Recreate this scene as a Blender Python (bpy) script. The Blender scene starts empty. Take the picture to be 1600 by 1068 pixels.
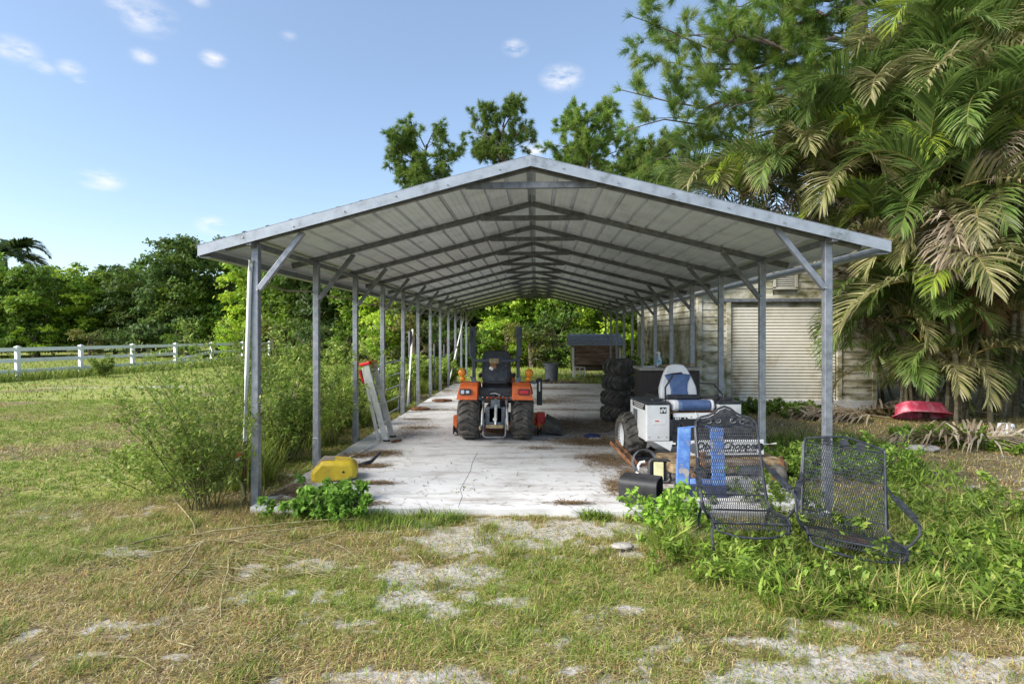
import bpy, bmesh, math, random
import numpy as np
from mathutils import Vector, Matrix, Euler

# ------------------------------------------------------------------ camera, sky, sun, exposure
scene = bpy.context.scene
CAM_H = 1.6; FPX = 895.0; YAW = math.radians(2.37); HORIZ = 521.0
cam_d = bpy.data.cameras.new('camera'); cam = bpy.data.objects.new('camera', cam_d)
scene.collection.objects.link(cam); scene.camera = cam
cam_d.sensor_width = 36.0; cam_d.lens = FPX / 1600 * 36.0
cam_d.shift_y = -(534 - HORIZ) / 1600.0
cam_d.clip_start = 0.05; cam_d.clip_end = 3000
cam.location = (0, 0, CAM_H); cam.rotation_euler = (math.radians(90), 0, YAW)

SUN_EL, SUN_AZ = math.radians(36), math.radians(-120)     # azimuth measured clockwise from +Y
sun_dir = Vector((math.sin(SUN_AZ) * math.cos(SUN_EL), math.cos(SUN_AZ) * math.cos(SUN_EL), math.sin(SUN_EL)))
sd = bpy.data.lights.new('sun', 'SUN'); sd.energy = 2.7; sd.angle = math.radians(38); sd.color = (1.0, 0.95, 0.87)
so = bpy.data.objects.new('sun', sd); scene.collection.objects.link(so)
so.rotation_euler = (-sun_dir).to_track_quat('-Z', 'Y').to_euler()

world = bpy.data.worlds.new('World'); scene.world = world; world.use_nodes = True
def build_world():
    nt = world.node_tree; nt.nodes.clear(); N = nt.nodes.new; L = nt.links.new
    out = N('ShaderNodeOutputWorld'); bg = N('ShaderNodeBackground'); bg.inputs['Strength'].default_value = 0.102
    sky = N('ShaderNodeTexSky'); sky.sky_type = 'NISHITA'; sky.sun_disc = False
    sky.sun_elevation = SUN_EL; sky.sun_rotation = SUN_AZ
    sky.air_density = 1.0; sky.dust_density = 0.7; sky.ozone_density = 1.6; sky.altitude = 0
    tc = N('ShaderNodeTexCoord'); 
    # small fair-weather clouds: noise puffs spread over the sky
    mp = N('ShaderNodeMapping'); mp.inputs['Scale'].default_value = (1, 1, 2.6); L(tc.outputs['Generated'], mp.inputs['Vector'])
    n1 = N('ShaderNodeTexNoise'); n1.inputs['Scale'].default_value = 26; n1.inputs['Detail'].default_value = 7; n1.inputs['Roughness'].default_value = 0.6
    L(mp.outputs[0], n1.inputs['Vector'])
    total = None
    def px(x, y):
        u = (x - 800) / FPX; v = (HORIZ - y) / FPX
        d = Vector((-math.sin(YAW) + u * math.cos(YAW), math.cos(YAW) + u * math.sin(YAW), v)); return d.normalized()
    puffs = [(878,122,.043,1.0),(805,75,.026,.85),(333,92,.024,.8),(222,88,.022,.7),(158,280,.036,.75),(25,78,.034,.7),(65,105,.02,.55),(110,107,.022,.6),(225,25,.05,.6),
             (190,5,.03,.5),(450,55,.016,.35),(310,0,.02,.4),(330,352,.03,.8),(835,232,.03,.9),(1010,310,.05,.8),(1240,240,.07,.8),(125,125,.013,.4)]
    rng = random.Random(4)
    for _ in range(14):
        a = rng.uniform(0.9, 5.4); e = rng.uniform(.12, .7)
        puffs.append((Vector((math.sin(a)*math.cos(e), math.cos(a)*math.cos(e), math.sin(e))), None, rng.uniform(.03, .07), rng.uniform(.5, .9)))
    for p in puffs:
        d = p[0] if p[1] is None else px(p[0], p[1])
        sub = N('ShaderNodeVectorMath'); sub.operation = 'SUBTRACT'; L(tc.outputs['Generated'], sub.inputs[0]); sub.inputs[1].default_value = d
        sc = N('ShaderNodeVectorMath'); sc.operation = 'MULTIPLY'; L(sub.outputs[0], sc.inputs[0]); sc.inputs[1].default_value = (1/p[2], 1/p[2], 1.7/p[2])
        ln = N('ShaderNodeVectorMath'); ln.operation = 'LENGTH'; L(sc.outputs[0], ln.inputs[0])
        mr = N('ShaderNodeMapRange'); mr.interpolation_type = 'SMOOTHSTEP'
        mr.inputs['From Min'].default_value = 1.0; mr.inputs['From Max'].default_value = 0.0; mr.inputs['To Max'].default_value = p[3]
        L(ln.outputs['Value'], mr.inputs['Value'])
        if total is None: total = mr.outputs[0]
        else:
            mx = N('ShaderNodeMath'); mx.operation = 'MAXIMUM'; L(total, mx.inputs[0]); L(mr.outputs[0], mx.inputs[1]); total = mx.outputs[0]
    nr = N('ShaderNodeMapRange'); nr.inputs['From Min'].default_value = .36; nr.inputs['From Max'].default_value = .66; L(n1.outputs['Fac'], nr.inputs['Value'])
    mul = N('ShaderNodeMath'); mul.operation = 'MULTIPLY'; L(total, mul.inputs[0]); L(nr.outputs[0], mul.inputs[1])
    mu2 = N('ShaderNodeMath'); mu2.operation = 'MULTIPLY'; mu2.use_clamp = True; L(mul.outputs[0], mu2.inputs[0]); mu2.inputs[1].default_value = 1.15
    mix = N('ShaderNodeMix'); mix.data_type = 'RGBA'; L(mu2.outputs[0], mix.inputs['Factor']); L(sky.outputs[0], mix.inputs['A'])
    mix.inputs['B'].default_value = (4.4, 4.35, 4.45, 1)
    hz = N('ShaderNodeMix'); hz.data_type = 'RGBA'; hz.inputs['Factor'].default_value = .22; L(sky.outputs[0], hz.inputs['A']); hz.inputs['B'].default_value = (2.0, 2.45, 3.2, 1); L(hz.outputs['Result'], mix.inputs['A'])
    L(mix.outputs['Result'], bg.inputs['Color']); L(bg.outputs[0], out.inputs[0])
build_world()
scene.view_settings.view_transform = 'Standard'; scene.view_settings.look = 'None'
scene.view_settings.exposure = 1.32; scene.view_settings.gamma = 1.0
scene.view_settings.use_curve_mapping = False
scene.cycles.use_denoising = True
scene.cycles.max_bounces = 6; scene.cycles.diffuse_bounces = 3; scene.cycles.transparent_max_bounces = 8; scene.cycles.caustics_reflective = False; scene.cycles.caustics_refractive = False

# ------------------------------------------------------------------ helpers
COL = scene.collection
rnd = random.Random(11)
def G(px, py, z=0.0):
    """the spot of the place seen at a pixel of the photograph, on the level z"""
    u = (px - 800) / FPX; v = (HORIZ - py) / FPX
    d = Vector((-math.sin(YAW) + u * math.cos(YAW), math.cos(YAW) + u * math.sin(YAW), v))
    t = (z - CAM_H) / d.z
    return Vector((0, 0, CAM_H)) + d * t
def AT(px, py, Y):
    u = (px - 800) / FPX; v = (HORIZ - py) / FPX
    d = Vector((-math.sin(YAW) + u * math.cos(YAW), math.cos(YAW) + u * math.sin(YAW), v))
    return Vector((0, 0, CAM_H)) + d * (Y / d.y)

def basis(d, up=(0, 0, 1)):
    d = Vector(d).normalized(); up = Vector(up)
    if abs(d.dot(up)) > .98: up = Vector((1, 0, 0)) if abs(d.x) < .9 else Vector((0, 1, 0))
    x = d.cross(up).normalized(); y = x.cross(d).normalized()
    return x, y, d

class MB:
    def __init__(s): s.v = []; s.f = []
    def add(s, vs, fs, M=None):
        o = len(s.v)
        for p in vs:
            p = Vector(p)
            s.v.append(tuple(M @ p) if M is not None else tuple(p))
        for f in fs: s.f.append(tuple(i + o for i in f))
        return s
    def box(s, c, d, rot=None, taper=None):
        x, y, z = d[0] / 2, d[1] / 2, d[2] / 2; t = taper or 1
        vs = [(-x,-y,-z),(x,-y,-z),(x,y,-z),(-x,y,-z),(-x*t,-y*t,z),(x*t,-y*t,z),(x*t,y*t,z),(-x*t,y*t,z)]
        M = Matrix.Translation(Vector(c)) @ (Euler(rot).to_matrix().to_4x4() if rot else Matrix())
        return s.add(vs, [(0,3,2,1),(4,5,6,7),(0,1,5,4),(1,2,6,5),(2,3,7,6),(3,0,4,7)], M)
    def beam(s, a, b, w, h, up=(0, 0, 1)):
        a = Vector(a); b = Vector(b); x, y, d = basis(b - a, up); vs = []
        for p in (a, b):
            for i, j in ((-1,-1),(1,-1),(1,1),(-1,1)): vs.append(p + x * (i * w / 2) + y * (j * h / 2))
        return s.add(vs, [(0,1,2,3),(7,6,5,4),(0,4,5,1),(1,5,6,2),(2,6,7,3),(3,7,4,0)])
    def tube(s, pts, r, n=8, caps=True, closed=False):
        pts = [Vector(p) for p in pts]; m = len(pts); rs = r if isinstance(r, (list, tuple)) else [r] * m
        o = len(s.v); px = None
        for i, p in enumerate(pts):
            if closed: d = pts[(i+1) % m] - pts[i-1]
            else: d = pts[min(i+1, m-1)] - pts[max(i-1, 0)]
            d.normalize()
            if px is None: x, y, _ = basis(d)
            else:
                x = px - d * px.dot(d)
                x = x.normalized() if x.length > 1e-6 else basis(d)[0]
                y = x.cross(d) * -1
                y = d.cross(x)
            px = x
            for k in range(n):
                a = 2 * math.pi * k / n
                s.v.append(tuple(p + (x * math.cos(a) + y * math.sin(a)) * rs[i]))
        for i in range(m if closed else m - 1):
            j = (i + 1) % m
            for k in range(n):
                k2 = (k + 1) % n
                s.f.append((o+i*n+k, o+i*n+k2, o+j*n+k2, o+j*n+k))
        if caps and not closed:
            s.f.append(tuple(o + k for k in reversed(range(n)))); s.f.append(tuple(o + (m-1)*n + k for k in range(n)))
        return s
    def cyl(s, a, b, r, n=14, r2=None): return s.tube([a, b], [r, r if r2 is None else r2], n)
    def lathe(s, prof, n=24, c=(0,0,0), axis='Z', closed=False):
        o = len(s.v); m = len(prof)
        for i in range(n):
            a = 2 * math.pi * i / n
            for r, h in prof:
                q = (r*math.cos(a), r*math.sin(a), h)
                if axis == 'X': q = (h, r*math.cos(a), r*math.sin(a))
                if axis == 'Y': q = (r*math.sin(a), h, r*math.cos(a))
                s.v.append((q[0]+c[0], q[1]+c[1], q[2]+c[2]))
        for i in range(n):
            i2 = (i+1) % n
            for k in range(m if closed else m-1):
                k2 = (k+1) % m
                s.f.append((o+i*m+k, o+i2*m+k, o+i2*m+k2, o+i*m+k2))
        return s
    def prism(s, poly, a, b, plane='XZ'):
        """polygon extruded from a to b along the axis left out of plane"""
        def q(p, t): return {'XZ': (p[0], t, p[1]), 'YZ': (t, p[0], p[1]), 'XY': (p[0], p[1], t)}[plane]
        n = len(poly); vs = [q(p, a) for p in poly] + [q(p, b) for p in poly]
        fs = [tuple(range(n)), tuple(reversed(range(n, 2*n)))] + [(i, i+n, (i+1) % n + n, (i+1) % n) for i in range(n)]
        return s.add(vs, fs)
    def ball(s, c, r, n=12, m=8, sc=(1,1,1)):
        prof = [(max(1e-4, math.sin(math.pi*k/m)) , -math.cos(math.pi*k/m)) for k in range(m+1)]
        o = len(s.v); s.lathe(prof, n)
        for i in range(o, len(s.v)):
            v = s.v[i]; s.v[i] = (c[0]+v[0]*r*sc[0], c[1]+v[1]*r*sc[1], c[2]+v[2]*r*sc[2])
        return s
    def rbox(s, c, d, r=.02, rot=None, seg=3, axis='Z'):
        """box with rounded corners seen along an axis"""
        w, h = {'Z': (d[0], d[1]), 'Y': (d[0], d[2]), 'X': (d[1], d[2])}[axis]
        poly = []
        for cx, cy, a0 in ((w/2-r, h/2-r, 0), (-w/2+r, h/2-r, 90), (-w/2+r, -h/2+r, 180), (w/2-r, -h/2+r, 270)):
            for k in range(seg+1):
                a = math.radians(a0 + 90*k/seg); poly.append((cx+r*math.cos(a), cy+r*math.sin(a)))
        t = {'Z': d[2], 'Y': d[1], 'X': d[0]}[axis] / 2
        tmp = MB(); tmp.prism(poly, -t, t, {'Z': 'XY', 'Y': 'XZ', 'X': 'YZ'}[axis])
        M = Matrix.Translation(Vector(c)) @ (Euler(rot).to_matrix().to_4x4() if rot else Matrix())
        return s.add(tmp.v, tmp.f, M)
    def mesh(s, name, mat, smooth=False):
        me = bpy.data.meshes.new(name); me.from_pydata(s.v, [], s.f)
        bm = bmesh.new(); bm.from_mesh(me); bmesh.ops.recalc_face_normals(bm, faces=bm.faces); bm.to_mesh(me); bm.free()
        me.materials.append(mat)
        if smooth:
            me.polygons.foreach_set('use_smooth', [True] * len(me.polygons))
            try: me.set_sharp_from_angle(angle=math.radians(42))
            except Exception: pass
        me.update(); return me
    def build(s, name, mat, parent=None, smooth=False, bevel=0, loc=None):
        o = bpy.data.objects.new(name, s.mesh(name, mat, smooth)); COL.objects.link(o)
        if parent: o.parent = parent
        if loc is not None: o.location = loc
        if bevel:
            b = o.modifiers.new('bevel', 'BEVEL'); b.width = bevel; b.segments = 2; b.limit_method = 'ANGLE'; b.angle_limit = math.radians(50)
        return o

def tag(o, label=None, cat=None, group=None, kind=None):
    if label: o['label'] = label
    if cat: o['category'] = cat
    if group: o['group'] = group
    if kind: o['kind'] = kind
    return o
def thing(name, label, cat, loc=(0,0,0), rotz=0, group=None, rot=None):
    o = bpy.data.objects.new(name, None); COL.objects.link(o); o.location = loc
    o.rotation_euler = rot if rot else (0, 0, rotz); o.empty_display_size = .1
    return tag(o, label, cat, group)
def copy_obj(o, parent=None, loc=None, rot=None, scale=None):
    c = o.copy(); COL.objects.link(c)
    if parent: c.parent = parent
    if loc is not None: c.location = loc
    if rot is not None: c.rotation_euler = rot
    if scale is not None: c.scale = (scale,)*3 if isinstance(scale, (int, float)) else scale
    return c
def inst(name, me, parent=None, loc=(0,0,0), rot=(0,0,0), scale=1):
    o = bpy.data.objects.new(name, me); COL.objects.link(o); o.location = loc; o.rotation_euler = rot
    o.scale = (scale,)*3 if isinstance(scale, (int, float)) else scale
    if parent: o.parent = parent
    return o

def np_mesh(name, V, quads=None, tris=None, col=None, mat=None, smooth=False):
    V = np.asarray(V, np.float32); me = bpy.data.meshes.new(name); me.vertices.add(len(V)); me.vertices.foreach_set('co', V.ravel())
    q = np.zeros((0, 4), np.int32) if quads is None else np.asarray(quads, np.int32)
    t = np.zeros((0, 3), np.int32) if tris is None else np.asarray(tris, np.int32)
    idx = np.concatenate([q.ravel(), t.ravel()]); me.loops.add(len(idx)); me.loops.foreach_set('vertex_index', idx)
    tot = np.concatenate([np.full(len(q), 4, np.int32), np.full(len(t), 3, np.int32)])
    start = np.concatenate([[0], np.cumsum(tot)[:-1]]).astype(np.int32) if len(tot) else tot
    me.polygons.add(len(tot)); me.polygons.foreach_set('loop_start', start); me.polygons.foreach_set('loop_total', tot)
    if smooth: me.polygons.foreach_set('use_smooth', np.ones(len(tot), bool))
    me.update(calc_edges=True)
    if col is not None:
        a = me.attributes.new('col', 'FLOAT_COLOR', 'POINT'); c = np.ones((len(V), 4), np.float32); c[:, :3] = col; a.data.foreach_set('color', c.ravel())
    if mat: me.materials.append(mat)
    return me

# --- lattice noise for patches of the ground
def _h(ix, iy, s):
    n = (ix.astype(np.int64) * 374761393 + iy.astype(np.int64) * 668265263 + s * 974711) & 0xffffffff
    n = ((n ^ (n >> 13)) * 1274126177) & 0xffffffff
    return ((n ^ (n >> 16)) & 0xffff) / 65535.0
def vnoise(x, y, s=0):
    ix = np.floor(x); iy = np.floor(y); fx = x - ix; fy = y - iy; fx = fx*fx*(3-2*fx); fy = fy*fy*(3-2*fy)
    a = _h(ix, iy, s); b = _h(ix+1, iy, s); c = _h(ix, iy+1, s); d = _h(ix+1, iy+1, s)
    return (a*(1-fx)+b*fx)*(1-fy) + (c*(1-fx)+d*fx)*fy
def fbm(x, y, s=0, o=4):
    r = 0; a = .5; t = 0
    for k in range(o): r = r + a*vnoise(x*2**k, y*2**k, s+k); t += a; a *= .55
    return r / t

# ------------------------------------------------------------------ materials
def M(name, cols, rough=.6, metal=0.0, scale=6, bump=0.0, bscale=60, stretch=(1,1,1), world=False, pos=None, spec=.4, detail=6, rvar=0.0, coat=0.0, streak=None):
    m = bpy.data.materials.new(name); m.use_nodes = True; nt = m.node_tree; N = nt.nodes.new; L = nt.links.new
    b = nt.nodes['Principled BSDF']; b.inputs['Roughness'].default_value = rough; b.inputs['Metallic'].default_value = metal
    b.inputs['Specular IOR Level'].default_value = spec; b.inputs['Coat Weight'].default_value = coat
    if not isinstance(cols[0], (list, tuple)): cols = [cols]
    if world: src = N('ShaderNodeNewGeometry').outputs['Position']
    else:
        tc = N('ShaderNodeTexCoord'); oi = N('ShaderNodeObjectInfo'); ml = N('ShaderNodeMath'); ml.operation = 'MULTIPLY'; ml.inputs[1].default_value = 37
        L(oi.outputs['Random'], ml.inputs[0]); ad = N('ShaderNodeVectorMath'); ad.operation = 'ADD'
        L(tc.outputs['Object'], ad.inputs[0]); L(ml.outputs[0], ad.inputs[1]); src = ad.outputs[0]
    mp = N('ShaderNodeMapping'); mp.inputs['Scale'].default_value = stretch; L(src, mp.inputs['Vector'])
    if len(cols) > 1:
        n = N('ShaderNodeTexNoise'); n.inputs['Scale'].default_value = scale; n.inputs['Detail'].default_value = detail; n.inputs['Roughness'].default_value = .62
        L(mp.outputs[0], n.inputs['Vector']); r = N('ShaderNodeValToRGB'); el = r.color_ramp.elements
        ps = pos or [.32 + .36*i/(len(cols)-1) for i in range(len(cols))]
        el[0].position = ps[0]; el[0].color = (*cols[0], 1); el[1].position = ps[1]; el[1].color = (*cols[1], 1)
        for p, c in zip(ps[2:], cols[2:]): e = el.new(p); e.color = (*c, 1)
        L(n.outputs['Fac'], r.inputs[0]); L(r.outputs[0], b.inputs['Base Color'])
        if rvar:
            mr = N('ShaderNodeMapRange'); mr.inputs['To Min'].default_value = rough - rvar; mr.inputs['To Max'].default_value = rough + rvar
            L(n.outputs['Fac'], mr.inputs['Value']); L(mr.outputs[0], b.inputs['Roughness'])
    else: b.inputs['Base Color'].default_value = (*cols[0], 1)
    if bump:
        n2 = N('ShaderNodeTexNoise'); n2.inputs['Scale'].default_value = bscale; n2.inputs['Detail'].default_value = 5; L(mp.outputs[0], n2.inputs['Vector'])
        bp = N('ShaderNodeBump'); bp.inputs['Strength'].default_value = bump; bp.inputs['Distance'].default_value = .01; L(n2.outputs['Fac'], bp.inputs['Height']); L(bp.outputs[0], b.inputs['Normal'])
    return m
def leafmat(name, gain=(1,1,1), trans=.35, rough=.5):
    """colour comes from each leaf's own attribute; leaves let some light through"""
    m = bpy.data.materials.new(name); m.use_nodes = True; nt = m.node_tree; N = nt.nodes.new; L = nt.links.new
    b = nt.nodes['Principled BSDF']; out = nt.nodes['Material Output']
    a = N('ShaderNodeAttribute'); a.attribute_name = 'col'
    g = N('ShaderNodeMix'); g.data_type = 'RGBA'; g.blend_type = 'MULTIPLY'; g.inputs['Factor'].default_value = 1; L(a.outputs['Color'], g.inputs['A'])
    oi = N('ShaderNodeObjectInfo'); hs = N('ShaderNodeHueSaturation'); mr = N('ShaderNodeMapRange'); mr.inputs['To Min'].default_value = .8; mr.inputs['To Max'].default_value = 1.2
    L(oi.outputs['Random'], mr.inputs['Value']); L(mr.outputs[0], hs.inputs['Value'])
    g.inputs['B'].default_value = (*gain, 1); L(g.outputs['Result'], hs.inputs['Color']); c = hs.outputs[0]
    L(c, b.inputs['Base Color']); b.inputs['Roughness'].default_value = rough; b.inputs['Specular IOR Level'].default_value = .35
    t = N('ShaderNodeBsdfTranslucent'); L(c, t.inputs['Color']); mx = N('ShaderNodeMixShader'); mx.inputs[0].default_value = trans
    L(b.outputs[0], mx.inputs[1]); L(t.outputs[0], mx.inputs[2]); L(mx.outputs[0], out.inputs['Surface'])
    return m

m_leaf = leafmat('leaf', (2.0,1.9,1.7), .45); m_needle = leafmat('needle', (1.7,1.6,1.4), trans=.35); m_grass = leafmat('grass_blade', (1.75,1.65,1.4), trans=.4, rough=.6)
m_frond = leafmat('frond', (2.2,2.1,1.9), trans=.4, rough=.38)
m_dead = leafmat('dead_frond', trans=.12, rough=.8)
m_bark = M('bark', [(.05,.035,.025),(.13,.10,.075),(.22,.18,.14)], .9, scale=9, bump=.8, bscale=25, stretch=(1,1,.3))
m_stem = M('green_stem', [(.09,.10,.03),(.20,.20,.08)], .7, scale=6)
m_palmstem = M('palm_stem', [(.12,.11,.06),(.25,.22,.14),(.36,.33,.25)], .75, scale=5, bump=.4, stretch=(1,1,3))
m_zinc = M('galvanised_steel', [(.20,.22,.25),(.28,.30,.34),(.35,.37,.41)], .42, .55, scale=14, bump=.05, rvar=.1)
m_zinc_dull_shaded = M('dull_and_shaded_galvanised_steel', [(.11,.115,.125),(.165,.175,.19),(.23,.24,.26)], .55, .35, scale=12, bump=.05)  # darker copy: roof shade put into rafter and brace colour, plain dull steel elsewhere
m_zinc_trim = M('weathered_trim_steel', [(.15,.17,.165),(.32,.355,.40),(.40,.44,.49)], .45, .35, scale=7, bump=.06, pos=[.25,.45,.7])
m_roof = M('roof_sheet', [(.58,.61,.68),(.72,.76,.83),(.77,.81,.88)], .5, .1, scale=3, bump=.03)
m_rust = M('rust', [(.06,.03,.02),(.20,.09,.04),(.30,.17,.09)], .9, scale=14, bump=.5)
m_bolt = M('bolt_steel', (.45,.45,.46), .4, .8)
m_white = M('white_paint', [(.70,.70,.68),(.80,.80,.78)], .45, scale=5, bump=.02)
m_fence = M('white_fence_vinyl', [(.72,.71,.68),(.86,.86,.85),(.88,.88,.87)], .5, scale=3, pos=[.25,.42,.7])
m_black = M('black_plastic', [(.02,.02,.022),(.042,.042,.045)], .5, scale=12, bump=.05)
m_blackmetal = M('black_paint', [(.012,.014,.018),(.035,.04,.05),(.07,.07,.075)], .42, .1, scale=20, bump=.08)
m_rubber = M('rubber', [(.035,.033,.031),(.085,.078,.069),(.17,.15,.12)], .8, scale=9, bump=.2, bscale=90)
m_orange = M('orange_paint', [(.45,.13,.05),(.70,.13,.03),(.82,.18,.045),(.72,.30,.16)], .42, scale=9, pos=[.26,.38,.6,.78], bump=.03, rvar=.12)
m_amber = M('amber_lens', [(.75,.22,.01),(.85,.30,.02)], .2, scale=8, coat=.5)
m_red = M('red_plastic', [(.55,.02,.025),(.65,.04,.04)], .4, scale=6)
m_greyblue = M('grey_casting', [(.09,.11,.13),(.16,.185,.215),(.23,.255,.28)], .5, .2, scale=15, bump=.1)
m_alu = M('aluminium', [(.55,.55,.54),(.72,.72,.71)], .38, .5, scale=10)
m_rope = M('soiled_brass', [(.18,.13,.07),(.38,.30,.18)], .8, scale=25, bump=.3)
# ------------------------------------------------------------------ the ground
SLAB = (-2.635, 2.635, 5.19, 18.4)      # x0, x1, y0, y1 of the concrete slab
_sand = [(870,815,1.3,.26,1.3),(740,835,.65,.34,1.2),(690,880,.55,.25,1.05),(955,845,.28,.12,1.2),(1000,850,.2,.1,.8),(660,925,.5,.18,1.1),(490,880,.42,.18,1.2),(420,885,.3,.12,.8),
         (575,955,.35,.1,.7),(740,930,.3,.12,.9),(640,1045,.5,.1,.8),(1180,1045,.7,.14,.9),(1330,965,.35,.09,.8),(1400,1025,1.0,.16,1.25),(1545,1040,.7,.2,1.3),(1290,1000,.5,.1,.9),
         (1000,1050,.4,.1,.6),(880,1060,.5,.1,.7),(100,1010,.5,.08,.5),(180,600,2.2,.35,.5),(330,590,1.2,.4,.4),(800,800,1.6,.06,.4),(470,1060,.35,.1,.7),(1120,985,.3,.1,.4)]
_green = [(60,735,1.5,.5,1.0),(300,720,1.2,.5,.9),(180,760,1.3,.35,.6),(470,915,.6,.22,.9),(620,802,.8,.12,1.0),(540,905,.4,.2,.7),(60,870,.6,.2,.3),(740,880,.5,.2,.5),(980,920,.7,.2,.5),
          (1300,900,1.0,.5,1.0),(1500,830,1.2,.7,1.0),(1560,940,.7,.35,.8),(1240,760,.8,.6,1.0),(1030,820,.35,.35,.9),(1120,890,.6,.22,.9),(1240,1060,.3,.08,.3),(1400,700,.9,.5,.5),(380,985,.4,.12,.3)]
def _blobs(x, y, L):
    r = np.zeros_like(x)
    for a, b, rx, ry, w in L:
        p = G(a, b); r = np.maximum(r, w*np.exp(-(((x-p.x)/rx)**2 + ((y-p.y)/ry)**2)))
    return r
def fields(x, y):
    """bare sand, green growth and brown thatch of the ground at x, y"""
    n1 = fbm(x*1.9, y*2.6, 3); n2 = fbm(x*5.5, y*7.0, 9, 3); n3 = fbm(x*.8, y*.9, 21)
    n4 = fbm(x*13, y*17, 41, 3)
    sand = np.clip((_blobs(x, y, _sand)*.98 + (n2-.5)*1.9 + (n4-.5)*1.5 + (n1-.5)*.6 - .34)*2.2, 0, 1)*.92
    far = np.clip((y-7)/6, 0, 1)
    lawn = np.clip((-x-2.6)/2.5, 0, 1)*np.clip((y-4.6)/2.0, 0, 1)
    sand = np.where((_blobs(x, y, _sand) < .08), np.clip((n1*.6+n4*.4-.60)*7, 0, 1)*(1-far)*(1-lawn), sand)
    green = np.clip(_blobs(x, y, _green)*.8 + (n3-.48)*2.2 + .10 + .30*lawn + far*.12*(x < 0) + np.clip((y-16)/6, 0, 1)*.7, 0, 1)
    green = green*(1-.6*np.clip((x-2.6)/1.5, 0, 1)*(y > 6.2)*(y < 13)*(_blobs(x, y, _green) < .3))
    brown = np.clip((fbm(x*2.3+7, y*3.1, 33)-.42)*3, 0, 1)*(1-green*.7)
    return sand, green, brown
def ground_z(x, y):
    z = -.055 + (fbm(x*.9, y*.9, 5)-.5)*.05 + (fbm(x*4, y*4, 6, 2)-.5)*.025
    z = z - np.clip((np.abs(x)-6)/30, 0, 1)*.10
    return z
def build_ground():
    xs = np.concatenate([-np.geomspace(900, 9.2, 40), np.arange(-9, 9.01, .06), np.geomspace(9.2, 900, 40)])
    ys = np.concatenate([-np.geomspace(300, 1.2, 14), np.arange(-1, 1.6, .4), np.arange(1.7, 9.0, .05), np.arange(9.05, 24, .2), np.geomspace(24.3, 1500, 40)])
    X, Y = np.meshgrid(xs, ys); x = X.ravel(); y = Y.ravel(); z = ground_z(x, y); s, g, b = fields(x, y)
    inside = (x > SLAB[0]+.1) & (x < SLAB[1]-.1) & (y > SLAB[2]+.1) & (y < SLAB[3]-.1); z = np.where(inside, -.10, z)
    V = np.stack([x, y, z], 1); nx = len(xs); ny = len(ys)
    i = np.arange((ny-1)*(nx-1)); r = i//(nx-1); c = i % (nx-1); a = r*nx+c
    m = bpy.data.materials.new('ground'); m.use_nodes = True; nt = m.node_tree; N = nt.nodes.new; L = nt.links.new; bs = nt.nodes['Principled BSDF']
    at = N('ShaderNodeAttribute'); at.attribute_name = 'col'; sp = N('ShaderNodeSeparateColor'); L(at.outputs['Color'], sp.inputs[0])
    geo = N('ShaderNodeNewGeometry'); fine = N('ShaderNodeTexNoise'); fine.inputs['Scale'].default_value = 45; fine.inputs['Detail'].default_value = 8; fine.inputs['Roughness'].default_value = .7; L(geo.outputs['Position'], fine.inputs['Vector'])
    big = N('ShaderNodeTexNoise'); big.inputs['Scale'].default_value = 9; big.inputs['Detail'].default_value = 6; L(geo.outputs['Position'], big.inputs['Vector'])
    def ramp(src, cs, ps):
        r_ = N('ShaderNodeValToRGB'); e = r_.color_ramp.elements; e[0].position = ps[0]; e[0].color = (*cs[0], 1); e[1].position = ps[1]; e[1].color = (*cs[1], 1)
        for p_, c_ in zip(ps[2:], cs[2:]): q = e.new(p_); q.color = (*c_, 1)
        L(src, r_.inputs[0]); return r_.outputs[0]
    soil = ramp(fine.outputs['Fac'], [(.07,.055,.035),(.20,.16,.105),(.36,.30,.21)], [.3,.5,.72])
    thatch = ramp(fine.outputs['Fac'], [(.065,.05,.028),(.18,.14,.075),(.33,.27,.15)], [.3,.5,.72])
    grn = ramp(fine.outputs['Fac'], [(.10,.11,.03),(.32,.34,.09),(.50,.49,.18)], [.3,.5,.74])
    snd = ramp(fine.outputs['Fac'], [(.22,.19,.16),(.50,.47,.43),(.66,.64,.61)], [.28,.48,.7])
    def mix(f, A, B):
        x_ = N('ShaderNodeMix'); x_.data_type = 'RGBA'; L(f, x_.inputs['Factor']); L(A, x_.inputs['A']); L(B, x_.inputs['B']); return x_.outputs['Result']
    def sharpen(src):
        ad = N('ShaderNodeMath'); ad.operation = 'ADD'; L(src, ad.inputs[0]); L(big.outputs['Fac'], ad.inputs[1])
        mr = N('ShaderNodeMapRange'); mr.inputs['From Min'].default_value = .75; mr.inputs['From Max'].default_value = 1.15; L(ad.outputs[0], mr.inputs['Value']); return mr.outputs[0]
    c = mix(sp.outputs['Blue'], soil, thatch); c = mix(sharpen(sp.outputs['Green']), c, grn); c = mix(sharpen(sp.outputs['Red']), c, snd)
    L(c, bs.inputs['Base Color']); bs.inputs['Roughness'].default_value = .95; bs.inputs['Specular IOR Level'].default_value = .1
    bp = N('ShaderNodeBump'); bp.inputs['Strength'].default_value = .6; bp.inputs['Distance'].default_value = .02; L(fine.outputs['Fac'], bp.inputs['Height']); L(bp.outputs[0], bs.inputs['Normal'])
    me = np_mesh('ground', V, quads=np.stack([a, a+1, a+nx+1, a+nx], 1), col=np.stack([s, g, b], 1), mat=m, smooth=True)
    o = bpy.data.objects.new('ground', me); COL.objects.link(o); tag(o, kind='structure')
build_ground()

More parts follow.
